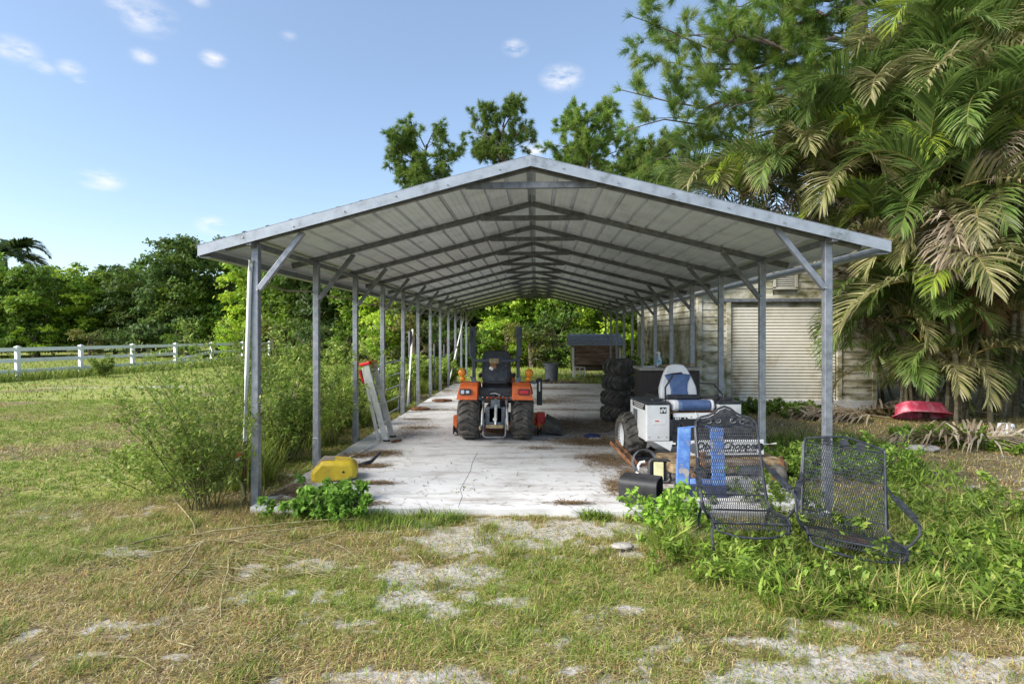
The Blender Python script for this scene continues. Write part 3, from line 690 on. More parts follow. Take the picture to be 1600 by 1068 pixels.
def build_pines():
    far_pine(1, 664, 250, 42, 5.4, 4.6, 'pine with rounded crown above the left slope of the carport roof')
    far_pine(2, 785, 214, 44, 5.2, 4.2, 'thin open-crowned pine just left of the carport ridge', dens=.85)
    far_pine(3, 920, 225, 40, 5.6, 4.8, 'pine with dense crown just right of the carport ridge')
    far_pine(4, 1025, 268, 33, 3.8, 2.6, 'short bushy pine crown low over the right roof slope')
    # the large near pine: limbs sweep left over the roof
    Y = 15.6; rs = np.random.default_rng(21); b = AT(1345, 20, Y); t = thing('pine_tree', 'large pine whose needled limbs sweep left over the carport roof', 'tree', (b.x, Y, 0)); o = Vector((b.x, Y, 0)); L_ = []
    tips = [(985,25,-.8,175),(968,140,-1.2,215),(972,205,-.4,190),(1020,248,.3,260),(1085,250,.8,250),(1005,95,.6,150),(1080,55,-1.0,110),(1150,110,.9,160),(1205,30,-.6,80),(1120,185,-1.0,190),
            (1255,60,.8,110),(1060,160,1.3,180),(1190,170,-.2,170),(1000,60,1.4,130),(1120,10,.3,60),(1040,-30,0,40),(1180,-60,.8,0),(1280,130,-.9,130),(1300,20,1.0,40),(1240,-40,-1.0,0),(1440,10,.4,60),(1480,-50,-.6,0),(1090,100,-.3,140),(1010,185,1.0,190),(1160,220,.5,215)]
    for i, (x, y, dy, sy) in enumerate(tips):
        e = AT(x, y, Y+dy)-o; zs = AT(1345, sy-70-30*rs.random(), Y).z; s = Vector((0, 0, zs)); m = s.lerp(e, .5)+Vector((0,0,-.25)); J = lambda k: Vector(rs.normal(size=3))*k; L_.append(([s, s.lerp(m, .33)+J(.12), s.lerp(m, .66)+J(.22), m+J(.25), m.lerp(e, .3)+J(.22), m.lerp(e, .65)+J(.2), e], .06))
    mb, crown = pine_mesh(rs, L_, .20, 60, .30, .0060, PINE, sub=10, sub_len=1.0, spread=.55, twr=.016)
    mb.tube([(.3,.2,-.2),(.1,.1,4),(0,0,8),(-.05,0,11.5),(.1,.1,15)], [.27,.24,.20,.17,.08], 12); mb.build('trunk', m_bark, t); inst('crown', crown, t)
    # second trunk at the photo's corner
    b = AT(1592, 20, 15); t = thing('pine_tree', 'dark pine trunk rising behind the palms at the upper photo corner', 'tree', (b.x, 15, 0)); L_ = []
    for i in range(7):
        s = Vector((0,0,9+i*.7)); a = rs.random()*6.28; e = s+Vector((math.cos(a)*2.0, math.sin(a)*1.5, .8)); L_.append(([s, s.lerp(e, .5), e], .05))
    mb, crown = pine_mesh(rs, L_, .2, 30, .26, .005, PINE, sub=6, sub_len=.9, twr=.014); mb.tube([(0,0,-.2),(0.1,0,6),(0,0,14)], [.26,.22,.1], 10); mb.build('trunk', m_bark, t); inst('crown', crown, t)
build_pines()

# --- palms
def frond_mesh(seed, Ln, p0, p1, cols, dead=False, nl=58, ll=.84, name='frond', vee=.5, width=.036):
    """feather palm leaf: rachis starts at the origin along +X, pitch falls from p0 to p1 degrees"""
    rs = np.random.default_rng(seed); n = 16; P = [np.zeros(3)]; T = []
    for i in range(n):
        f = i/(n-1); a = math.radians(p0+(p1-p0)*f**1.25); d = np.array([math.cos(a), .04*math.sin(3*f+seed), math.sin(a)]); T.append(d); P.append(P[-1]+d*Ln/n)
    T.append(T[-1]); P = np.array(P); T = np.array(T); V, Q, TR, C = [], [], [], []
    # rachis, three-sided
    for i in range(n+1):
        r = .016*(1-.85*i/n)+.002; u = np.cross(np.cross(T[i], [0,0,1.]), T[i]); u /= np.linalg.norm(u)+1e-9
        for a in (0, 2.1, 4.2): V.append(P[i]+np.array([0,1,0])*r*math.cos(a)+(-u)*r*math.sin(a)); C.append(np.array(cols[-1]))
    for i in range(n):
        for k in range(3): Q.append((i*3+k, i*3+(k+1) % 3, i*3+3+(k+1) % 3, i*3+3+k))
    for j in range(nl):
        f = .16+.83*(j+.5)/nl
        x = f*n; i = min(n-1, int(x)); p = P[i]+(P[i+1]-P[i])*(x-i); t = T[i]; side0 = np.cross(t, [0,0,1.]); side0 /= np.linalg.norm(side0)+1e-9; up = np.cross(side0, t)
        prof = math.sin(math.pi*min(1, .18+.80*f))**.7
        for s in (-1, 1):
            if dead and rs.random() < .12: continue
            l = ll*(prof*.9+.12)*(.9+.2*rs.random()); al = math.radians(62-34*f+rs.normal()*4); d = t*math.cos(al)+(side0*s*math.cos(vee)+up*math.sin(vee))*math.sin(al); d += rs.normal(size=3)*(.05 if not dead else .16)
            d /= np.linalg.norm(d); w = width*(.8+.4*rs.random())*(.6+.4*prof); q = p.copy(); base = len(V); col = np.array(cols[rs.integers(0, len(cols)-1)])*(.75+.5*rs.random()); g = (.50 if not dead else .8)*(.8+.5*rs.random())
            for k in range(4):
                ws = w*(.55, 1, .75, .06)[k]*.5; sd = np.cross(d, up); sd /= np.linalg.norm(sd)+1e-9
                V += [q+sd*ws, q-sd*ws]; tipc = 1.0 if k < 3 else .9; C += [col*tipc]*2
                q = q+d*l/3; d = d+np.array([0,0,-g*(.35+.4*k)]); d /= np.linalg.norm(d)
            for k in range(3): Q.append((base+2*k, base+2*k+1, base+2*k+3, base+2*k+2))
    return np_mesh(name, np.array(V), quads=Q, col=np.array(C), mat=m_dead if dead else m_frond)
FG = [(.055,.095,.022),(.08,.125,.03),(.04,.07,.02),(.095,.125,.045),(.18,.16,.05)]
FY = [(.14,.20,.025),(.19,.235,.035),(.10,.16,.025),(.26,.25,.06)]
FO = [(.13,.135,.06),(.22,.205,.12),(.09,.10,.04),(.22,.18,.07)]
FD = [(.30,.24,.16),(.38,.32,.23),(.22,.16,.10),(.30,.22,.13)]
FB = [(.20,.10,.04),(.28,.14,.05),(.15,.08,.04),(.25,.14,.06)]
def build_palms():
    g = [frond_mesh(s, 2.5, p0, p1, FG) for s, p0, p1 in ((1,70,-35),(2,60,-60),(3,48,-75),(4,80,0),(5,30,-85))]
    y = [frond_mesh(s, 2.2, p0, p1, FY) for s, p0, p1 in ((6,66,-55),(7,45,-80))]
    o = [frond_mesh(s, 2.35, p0, p1, FO) for s, p0, p1 in ((8,50,-70),(9,25,-88))]
    d = [frond_mesh(s, 1.8, p0, p1, FD, True) for s, p0, p1 in ((10,-10,-88),(11,20,-90))]; db = [frond_mesh(12, 1.6, -20, -88, FB, True)]
    rr = random.Random(17)
    # crowns: pixel x, y of the growing point, distance, base pixel x, size
    clumps = [
     ('areca palm clump leaning over the garage roof beside the carport eave', (1425,640,13.0), [(1160,300,13.4),(1235,265,13.2),(1275,270,12.8),(1325,190,12.8),(1125,320,14.2),(1195,280,14.6),(1330,280,12.6)]),
     ('dense areca palm clump at the garage corner with fronds drooping to the ground', (1440,642,11.9), [(1405,370,11.7),(1385,180,12.3),(1430,250,11.8),(1450,130,12.0),(1372,430,11.9),(1380,500,11.6),(1395,580,11.4),(1430,470,11.5),(1455,560,11.4),(1475,390,11.3)]),
     ('areca palm clump with pale weathered fronds above the pink tub', (1490,640,11.2), [(1460,300,10.7),(1505,180,11.2),(1520,320,10.5),(1535,90,11.6),(1480,450,10.8),(1440,520,10.9),(1510,550,10.9),(1540,480,11.0)]),
     ('tall areca palm clump at the upper photo edge with arching fronds', (1570,640,11.8), [(1560,180,10.6),(1600,120,11.4),(1585,300,10.7),(1590,420,10.8),(1640,230,10.8),(1560,60,12.0),(1480,60,12.6),(1545,500,11.2)]),
     ('shaded areca palm clump behind the others along the garage side wall', (1450,632,13.8), [(1400,110,13.8),(1450,60,14.2),(1500,130,13.6),(1380,230,13.9),(1555,250,13.5),(1540,400,13.3),(1590,500,12.8),(1460,560,13.0),(1560,580,12.6),(1510,600,12.8)])]
    for lab, (bx, by, bY), crowns in clumps:
        b = AT(bx, by, bY); b.z = -.05; t = thing('areca_palm', lab, 'palm', b)
        for ci, (cx, cy, cY) in enumerate(crowns):
            c = AT(cx, cy, cY)-b; f = Vector((rr.uniform(-.5,.5), rr.uniform(-.3,.3), 0)); low = c.z < 2.2
            mid = f.lerp(c, .55)+Vector(((f.x-c.x)*.22, 0, c.z*.08)); q1 = f.lerp(mid, .5)+Vector(((f.x-mid.x)*.15, 0, .05))
            st = MB().tube([f+Vector((0,0,-.1)), q1, mid, mid.lerp(c, .6), c], [.05,.048,.042,.04,.03], 8).build('stem', m_palmstem, t, True)
            if c.z > 1.4: MB().tube([mid.lerp(c, .75), c+(c-mid).normalized()*.25], [.055, .03], 8).build('crown_shaft', m_stem, t, True)
            nf = 10 if not low else 7; a0 = rr.uniform(0, 6.28)
            for k in range(nf):
                az = a0+k*2.399+rr.uniform(-.3,.3); u = rr.random(); age = k/nf
                pool = y if (u < .15) else (o if u < .33 else g)
                me = pool[rr.randrange(len(pool))]
                if pool is g: me = g[min(4, int(age*5+rr.random()*.9))]
                if pool is g and cx < 1335 and rr.random() < .3: me = o[rr.randrange(2)]
                if (cx, cy) in ((1520,320),(1405,370),(1460,300)) and k in (6,8,9): me = o[1]
                inst('frond', me, t, c+Vector((rr.uniform(-.05,.05), rr.uniform(-.05,.05), -age*.2)), (rr.uniform(-.25,.25), rr.uniform(-.2,.12), az), rr.uniform(.75,1.1)*(.8 if low else 1))
            for k in range(2 if c.z > 2.6 else 0):
                me = d[rr.randrange(2)] if rr.random() < .86 else db[0]
                inst('dead_frond', me, t, c+Vector((0,0,-.35)), (rr.uniform(-.3,.3), rr.uniform(0,.3), rr.uniform(0,6.28)), rr.uniform(.7,1.05))
    # royal palm far left
    b = AT(14, 560, 52); t = thing('royal_palm', 'tall palm rising above the wood behind the fence', 'palm', (b.x, 52, -.1)); c = AT(8, 405, 52)-Vector((b.x, 52, -.1))
    MB().tube([(0,0,0),(0,0,c.z*.5),c], [.3,.26,.15], 10).build('stem', m_palmstem, t, True)
    rf = frond_mesh(31, 4.3, 60, -50, [(.025,.045,.012),(.035,.055,.015),(.02,.035,.01),(.05,.05,.02)], nl=46, ll=1.1, width=.14, vee=.3)
    for k in range(26): inst('frond', rf, t, c, (rr.uniform(-.4,.4), rr.uniform(-.3,.75), k*2.399), rr.uniform(.8,1.1))
build_palms()
# ------------------------------------------------------------------ grass and weeds
def blades(rs, x, y, z, h, w, col, bend=.5, lean=None):
    n = len(x); az = rs.random(n)*6.283; d = np.stack([np.cos(az), np.sin(az)], 1); s = np.stack([-d[:, 1], d[:, 0]], 1); b = bend*(.3+rs.random(n))
    P0 = np.stack([x, y, z], 1); up = np.array([0, 0, 1.])
    def pt(f, off): return P0+np.concatenate([d*(h*b*f**2)[:, None], (h*f*(1-.35*b*f))[:, None]], 1)+np.concatenate([s*(w*off)[:, None], np.zeros((n, 1))], 1)
    V = np.stack([pt(0, -.5), pt(0, .5), pt(.55, -.42), pt(.55, .42), pt(1, 0)], 1).reshape(-1, 3); i = np.arange(n)*5
    return V, np.stack([i, i+1, i+3, i+2], 1), np.stack([i+2, i+3, i+4], 1), np.repeat(col, 5, 0)
def outside_slab(x, y, m=0.0): return ~((x > SLAB[0]-m) & (x < SLAB[1]+m) & (y > SLAB[2]-m) & (y < SLAB[3]+m))
def pick(rs, n, table, wts):
    k = rs.choice(len(table), n, p=np.array(wts)/sum(wts)); return np.array(table)[k]*(.7+.6*rs.random((n, 1)))
GRN = [(.10,.16,.028),(.145,.215,.038),(.20,.26,.055)]; STRAW = [(.40,.34,.19),(.28,.205,.10),(.18,.12,.055),(.31,.29,.12)]
def grass_patch(seed, x0, x1, y0, y1, n, h0, h1, w, gmix, name, label, straw=1.0, fan=True, far=False):
    rs = np.random.default_rng(seed); x = x0+(x1-x0)*rs.random(n); y = y0+(y1-y0)*rs.random(n)
    if fan: k = (np.abs(x+.04*y) < .93*y+.5); x = x[k]; y = y[k]
    k = outside_slab(x, y, .0); x = x[k]; y = y[k]; s, g, b = fields(x, y); clump = fbm(x*9, y*9, 55, 2)
    k = rs.random(len(x)) < np.clip((1-.84*s)*np.clip((clump-.28)*3.2, .08, 1)*(.55+.5*g), 0, 1); x, y, g, b, clump = x[k], y[k], g[k], b[k], clump[k]; n = len(x)
    isg = rs.random(n) < np.clip(gmix*(.25+1.1*g)-b*.25, .03, .97); c = np.where(isg[:, None], pick(rs, n, GRN, [2,2,1]), pick(rs, n, STRAW, [2,2,1.5,2])*straw)
    h = (h0+(h1-h0)*rs.random(n)**1.6)*(.55+.7*clump); V, Q, T, C = blades(rs, x, y, ground_z(x, y)-.005, h, w*(.7+.6*rs.random(n)), c, .9)
    o = bpy.data.objects.new(name, np_mesh(name, V, Q, T, C, m_grass)); COL.objects.link(o); return tag(o, label, 'grass', kind='stuff')
grass_patch(1, -6, 6, 2.2, 5.6, 400000, .025, .075, .0042, 1.15, 'grass', 'patchy half-dry mown grass in front of the slab')
grass_patch(2, -15, -2.6, 5.6, 14, 220000, .03, .08, .010, 1.1, 'grass', 'mown lawn left of the carport', .95)
grass_patch(3, 2.6, 13, 5.6, 13, 110000, .03, .09, .009, .7, 'grass', 'half-dry grass between the carport and the palms')
grass_patch(4, -45, -2.6, 14, 44, 110000, .05, .13, .028, .95, 'grass', 'far lawn reaching to the white fence')
grass_patch(5, -12, 9, 18.3, 31, 40000, .06, .2, .022, 1.2, 'grass', 'sunlit grass beyond the far end of the slab')
def thatch(seed, x0, x1, y0, y1, n, l0, l1, w, name, label):
    """clippings and flattened dry grass lying on the soil"""
    rs = np.random.default_rng(seed); x = x0+(x1-x0)*rs.random(n); y = y0+(y1-y0)*rs.random(n); k = (np.abs(x+.04*y) < .93*y+.4) & outside_slab(x, y); x, y = x[k], y[k]; s, g, b = fields(x, y); k = rs.random(len(x)) < 1-.76*s; x, y, g = x[k], y[k], g[k]; n = len(x)
    az = rs.random(n)*6.283; l = (l0+(l1-l0)*rs.random(n)**1.5)[:, None]; D = np.stack([np.cos(az), np.sin(az), rs.normal(size=n)*.22], 1); C = np.stack([x, y, ground_z(x, y)+.004+.018*rs.random(n)], 1); S = np.stack([-D[:, 1], D[:, 0], np.zeros(n)], 1)*w
    V = np.stack([C-D*l*.5-S, C-D*l*.5+S, C+D*l*.5], 1).reshape(-1, 3); isg = rs.random(n) < .12+.35*g; c = np.where(isg[:, None], pick(rs, n, GRN, [1,1,1]), pick(rs, n, STRAW+[(.46,.42,.30)], [2,1.6,1.2,2,1.5]))
    o = bpy.data.objects.new(name, np_mesh(name, V, tris=np.arange(n*3).reshape(-1, 3), col=np.repeat(c, 3, 0), mat=m_grass)); COL.objects.link(o); return tag(o, label, 'dry grass', kind='stuff')
thatch(41, -6, 6, 2.2, 5.6, 330000, .02, .085, .0022, 'dry_grass', 'flattened dry grass clippings on the ground before the slab')
thatch(42, -14, 13, 5.6, 13, 160000, .04, .13, .0050, 'dry_grass', 'dry clippings lying over the lawn beside the carport')
def tuft_field(seed, spots, n, h0, h1, w, cols, name, label, bend=1.0):
    """long grass gathered round spots (x, y, radius)"""
    rs = np.random.default_rng(seed); k = rs.integers(0, len(spots), n); S = np.array(spots); r = S[k, 2]*np.sqrt(rs.random(n)); a = rs.random(n)*6.283
    x = S[k, 0]+r*np.cos(a); y = S[k, 1]+r*np.sin(a); ok = outside_slab(x, y, .02); x, y = x[ok], y[ok]; ok = rs.random(len(x)) < np.clip((fbm(x*5, y*5, 77, 2)-.25)*3, .1, 1); x, y = x[ok], y[ok]; n = len(x)
    c = pick(rs, n, cols, [1]*len(cols)); h = h0+(h1-h0)*rs.random(n)**1.4; V, Q, T, C = blades(rs, x, y, ground_z(x, y)-.01, h, w*(.6+.8*rs.random(n)), c, bend)
    o = bpy.data.objects.new(name, np_mesh(name, V, Q, T, C, m_grass)); COL.objects.link(o); return tag(o, label, 'grass', kind='stuff')
rt = random.Random(77); cl = [(rt.uniform(-3.6, 3.6), rt.uniform(2.5, 5.1), rt.uniform(.05, .16)) for _ in range(120)]
tuft_field(16, cl, 26000, .035, .115, .0045, [(.10,.16,.03),(.16,.21,.05),(.22,.21,.08),(.30,.24,.12),(.07,.11,.025)], 'tall_grass', 'small clumps of coarser grass scattered before the slab', 1.1)
def spots(L): return [(G(a, b).x, G(a, b).y, r) for a, b, r in L]
LUSH = [(.085,.145,.02),(.12,.19,.028),(.065,.115,.018),(.17,.22,.05)]
tuft_field(11, spots([(1130,880,.35),(1200,870,.3),(1260,900,.35),(1330,890,.4),(1400,880,.4),(1180,850,.25),(1300,860,.35),(1440,850,.4),(1500,820,.5),(1560,850,.45),(1600,900,.4),(1480,930,.25),(1380,930,.2),(1240,800,.3),(1070,860,.2),(1040,835,.15),(1420,800,.4),(1560,790,.4),(1240,930,.2)]), 20000, .05, .28, .008, LUSH+[(.24,.24,.09),(.30,.26,.13)], 'tall_grass', 'long lush grass grown up round the iron chairs', 1.1)
tuft_field(12, spots([(1230,720,.4),(1250,690,.5),(1340,690,.4),(1220,770,.3),(1370,740,.4)]), 6000, .06, .28, .010, LUSH, 'tall_grass', 'tall weeds beside the front post of the carport behind the chairs', .9)
tuft_field(13, [(-3.25-(.12*i) % .5, 6.2+.45*i, .35) for i in range(34)]+[(-3.9, 8+1.1*i, .8) for i in range(14)], 26000, .12, .62, .013, [(.14,.20,.04),(.20,.26,.05),(.26,.29,.08),(.11,.16,.03)], 'tall_grass', 'tall rank weeds growing along the open side of the slab', .7)
tuft_field(14, spots([(600,803,.35),(660,803,.3),(560,805,.3),(450,800,.3),(690,800,.2),(930,800,.15)]), 5000, .04, .16, .007, LUSH, 'tall_grass', 'green grass edging the front of the slab', .9)
tuft_field(15, [(-18.9+.179*i*1.0, 19+.9*i, .7) for i in range(26)], 9000, .15, .6, .03, [(.14,.19,.04),(.20,.23,.06),(.11,.16,.03)], 'tall_grass', 'unmown grass along the foot of the white fence', .7)

def weed(name, label, loc, seed, h, spread, nst, leaf, nleaf, cols, group=None, feather=False, arch=.4, cat='weed', stemr=.006, lw=.5, root=.05):
    """stems rising from one root, leaves along them and along their side twigs"""
    rs = np.random.default_rng(seed); t = thing(name, label, cat, loc, 0, group); mb = MB(); C, D, U = [], [], []
    for s in range(nst):
        a = rs.random()*6.283; L_ = h*(.55+.5*rs.random()); d = Vector((math.cos(a)*spread*(.2+rs.random()), math.sin(a)*spread*(.2+rs.random()), 1)).normalized(); pts = [Vector((rs.normal()*root*h, rs.normal()*root*h, -.05))]
        for i in range(6): d = (d+Vector((math.cos(a), math.sin(a), 0))*arch*.12+Vector(rs.normal(size=3))*.07).normalized(); pts.append(pts[-1]+d*L_/6)
        mb.tube(pts, [stemr*(1-.13*i) for i in range(7)], 5); per = nleaf//nst; ntw = max(3, int(L_*9)); used = 0
        for k in range(ntw):
            f = .18+.8*(k+rs.random())/ntw; i = min(5, int(f*6)); p = pts[i].lerp(pts[i+1], f*6-i); q = Vector(rs.normal(size=3)); q.z = abs(q.z)*.5; q.normalize(); tl = L_*.28*(1.2-f)*(.6+.8*rs.random()); tip = p+q*tl+Vector((0,0,tl*.2)); mb.tube([p, tip], [stemr*.35, stemr*.2], 3)
            m = max(2, per//ntw)
            for j in range(m):
                g = rs.random()**.7; c = p.lerp(tip, g); 
                side = Vector(rs.normal(size=3))*(.025 if feather else leaf*.35); C.append(c+side); D.append(q*.5+Vector(rs.normal(size=3))*.7); U.append(Vector((0,0,1))+Vector(rs.normal(size=3))*.5)
    A = lambda L_: np.array([tuple(v) for v in L_]); n = len(C); l = leaf*(.6+.8*rs.random(n)); V, q = leaf_quads(A(C), A(D), A(U), l, l*lw); col = pick(rs, n, cols, [1]*len(cols))
    so_ = mb.build('stems', m_stem, t); tag(so_, kind='stuff'); inst('foliage', np_mesh('foliage', V, quads=q, col=np.repeat(col, 4, 0), mat=m_leaf), t); return t
WG = [(.10,.17,.03),(.13,.20,.035),(.08,.14,.03)]; WY = [(.125,.195,.035),(.17,.24,.05),(.095,.16,.03),(.22,.26,.08)]
def w_at(px, py): p = G(px, py); return (p.x, p.y, -.05)
weed('weed_bush', 'big feathery weed bush before the front post carrying the white pipe', w_at(318,786), 1, 1.6, .50, 30, .045, 6200, WY, feather=True, arch=.55, stemr=.007, cat='bush', lw=.4)
weed('weed_bush', 'tall thin weed with pale seed tips rising left of the piped post', w_at(335,752), 7, 1.75, .34, 14, .04, 3600, WY, feather=True, arch=.25, stemr=.006, cat='bush', lw=.35)
weed('weed_bush', 'sprawling thin weed bush reaching out left over the lawn', w_at(255,757), 2, 1.15, 1.0, 16, .048, 3000, WY, feather=True, arch=.9, cat='bush', lw=.4)
weed('weed_bush', 'tall feathery weed bush between the first two posts of the carport', w_at(445,714), 3, 1.85, .34, 22, .05, 8000, WG+WY, feather=True, arch=.4, stemr=.010, cat='bush', lw=.42)
weed('weed_bush', 'tall weed bush with pale seed tips behind the piped front post', w_at(405,682), 4, 2.15, .33, 22, .055, 7600, WY, feather=True, arch=.3, stemr=.008, cat='bush', lw=.4)
weed('weed_bush', 'loose yellow-green weed bush behind the second post of the carport', w_at(515,690), 5, 1.7, .45, 16, .06, 3600, WY, feather=True, cat='bush', lw=.4)
weed('weed_bush', 'leafy weed bush at the foot of the step ladder', w_at(545,662), 6, 1.1, .45, 16, .06, 4600, WY+WG, cat='bush')
for i, (a, b, h_, lab) in enumerate([(585,640,1.2,'yellow-green weed bush behind the tube gate'),(612,622,1.2,'weed bush beyond the upright end of the tube gate'),(640,612,1.3,'weed bush by the leaning white pole'),(668,606,1.3,'weed bush between the middle posts of the carport'),(690,600,1.2,'weed bush near the far posts of the carport'),(712,598,1.0,'weed bush beside the far end of the slab')]):
    weed('weed_bush', lab, w_at(a-14, b), 20+i, h_, .55, 14, .085, 3200, WY+[(.18,.27,.05)], cat='bush')
weed('leafy_weed', 'clump of broad green leaves at the slab corner before the yellow cover', w_at(518,792), 30, .40, .9, 46, .055, 3600, [(.10,.20,.03),(.13,.24,.04),(.08,.15,.03)], lw=.62, stemr=.004, root=.38)
weed('leafy_weed', 'leafy green vine weed beside the black box and blue stand', w_at(1045,812), 31, .46, .8, 22, .06, 1100, [(.14,.25,.04),(.18,.29,.05),(.10,.18,.03)], lw=.55, stemr=.004, root=.3)
weed('leafy_weed', 'small green sprig at the front slab edge', w_at(922,800), 32, .12, .8, 8, .05, 90, LUSH, lw=.6, stemr=.003, root=.0)
weed('leafy_weed', 'thin sprig growing in the slab crack', w_at(722,768), 33, .16, .5, 5, .03, 60, LUSH, lw=.5, stemr=.002, root=.0)
weed('leafy_weed', 'feathery bright green weed left of the front post behind the chairs', w_at(1228,735), 34, .55, .7, 20, .06, 2600, [(.17,.29,.05),(.22,.32,.07),(.13,.22,.04)], feather=True, lw=.4, stemr=.005, root=.3)
weed('leafy_weed', 'feathery bright green weed right of the front post behind the chairs', w_at(1345,735), 35, .6, .9, 22, .06, 2800, [(.17,.29,.05),(.22,.32,.07),(.13,.22,.04)], feather=True, lw=.4, stemr=.005, root=.3)
weed('leafy_weed', 'green weed spreading below the tilted chair', w_at(1390,880), 36, .35, 1.1, 20, .07, 1500, LUSH, lw=.4, stemr=.004, root=.4)
weed('leafy_weed', 'dense green weeds at the photo edge right of the tilted chair', w_at(1530,860), 37, .36, 1.1, 26, .08, 2600, LUSH, lw=.35, stemr=.004, root=.7)
weed('leafy_weed', 'leafy weed row under the closed roller door', w_at(1180,640), 38, .42, .9, 30, .08, 2200, LUSH, lw=.6, root=.7)
weed('leafy_weed', 'dark leafy weed by the door jamb of the garage', w_at(1255,640), 39, .32, .9, 22, .08, 1400, WG, lw=.6, root=.6)
weed('leafy_weed', 'green weed mound in front of the pink tub', w_at(1540,690), 40, .4, 1.1, 30, .08, 2300, LUSH, lw=.4, root=.8)
weed('leafy_weed', 'low green weeds under the pink tub edge', w_at(1440,678), 41, .25, 1.3, 30, .06, 2000, WG, lw=.45, root=1.0)
weed('leafy_weed', 'tall weed standing at the second fence post', (AT(162,575,21.5).x, 21.5, -.1), 42, .95, .3, 14, .10, 1500, WY, lw=.4)
weed('leafy_weed', 'weeds over the stacked tyres beside the hutch', (3.0, 15.5, -.05), 43, 1.25, .45, 14, .12, 1300, WG+[(.18,.27,.05)], lw=.6)
weed('leafy_weed', 'weed patch in front of the hutch blocks', w_at(960,596), 44, .4, 1.1, 22, .10, 1500, WG+[(.18,.27,.05)], lw=.6)

for i, (px_, py_, h_, lab) in enumerate([(1090,862,.34,'green weed tangle round the legs of the arched chair'),(1180,890,.30,'green weeds in front of the arched chair'),(1260,905,.32,'weed tangle in front of the gap between the iron chairs'),(1330,925,.26,'low weeds at the front of the tilted chair'),(1450,800,.42,'tall leafy weed behind the arm of the tilted chair'),(1480,900,.34,'spreading weed right of the tilted chair front'),(1590,800,.40,'leafy weed at the photo edge above the long grass'),(1590,940,.26,'low weed at the lower right edge of the long grass'),(1215,790,.5,'green weeds over the slab corner between the iron chairs'),(1240,850,.45,'feathery weed standing between the two iron chairs'),(1420,740,.36,'weed clump on the bare ground behind the tilted chair')]):
    weed('leafy_weed', lab, w_at(px_, py_), 60+i, h_, 1.0, 24, (.055,.10,.045)[i % 3], 1300, LUSH+[(.14,.21,.04)], lw=(.34,.16,.5)[i % 3], stemr=.004, root=.55)
# cut stalks lying on the grass, each a thing
m_stalk = M('dry_stalk', [(.14,.10,.05),(.28,.24,.11),(.42,.38,.22)], .85, scale=14, bump=.3)
def stalk(pts, r, label, name='cut_stalk'):
    P = [G(a, b) for a, b in pts]; b0 = P[0].copy(); rs = random.Random(int(pts[0][0])); Q = []
    for i in range(len(P)-1):
        for k in range(3): f = k/3; p = P[i].lerp(P[i+1], f)-b0; Q.append(p+Vector((rs.uniform(-.012,.012), rs.uniform(-.01,.01), .0+r*.6+rs.uniform(.0,.022))))
    Q.append(P[-1]-b0+Vector((0,0,r))); b0.z = -.03; n = len(Q)
    mb = MB().tube(Q, [r*(1-.6*i/n) for i in range(n)], 6); o = mb.build(name, m_stalk, None, True, loc=b0); tag(o, label, 'stalk', 'cut stalks strewn over the grass')
L_ = [([(300,830),(400,818),(560,806)],.010,'longest pale cut stalk pointing from the post to the slab weeds'),([(330,842),(450,822),(520,815)],.008,'cut stalk just below the longest one'),([(180,852),(270,830)],.013,'thick pale stalk end lying left of the pile'),([(210,862),(330,842),(420,836)],.009,'curved stalk crossing below the thick stalk end'),
      ([(318,838),(290,880),(232,948)],.011,'pale stalk running down towards the photo bottom, leftmost of three'),([(340,850),(300,905),(262,985)],.008,'dark green stalk beside the leftmost down-pointing one'),([(362,855),(350,905),(345,958)],.008,'reddish stalk standing out at the right of the pile'),([(150,1018),(210,1022),(245,1038)],.007,'lone twig near the lower photo corner'),
      ([(250,985),(300,1005),(330,985)],.006,'bent twig below the stalk pile'),([(310,842),(250,905),(200,960)],.007,'thin stalk fanning out lowest of the pile'),([(530,826),(440,850),(350,862)],.007,'thin stalk under the slab weeds'),([(640,850),(665,880)],.006,'short twig on the sand before the slab'),([(100,800),(170,780)],.007,'brown twig on the lawn left of the pile'),([(270,775),(300,810),(305,830)],.009,'broken stalk stub beside the bush root')]
for a in L_: stalk(a[0], a[1]*.78, a[2])
rs_ = random.Random(8)
for i in range(60):
    x = rs_.gauss(330, 90); y = rs_.gauss(868, 26); a = rs_.uniform(-.9, .5); l = rs_.uniform(40, 120); stalk([(x, y), (x+l*.5*math.cos(a), y-l*.25*math.sin(a)), (x+l*math.cos(a), y-l*.5*math.sin(a)+rs_.uniform(-6,6))], rs_.uniform(.0015,.0032), 'thin dry stem in the pile of cuttings below the piped post')

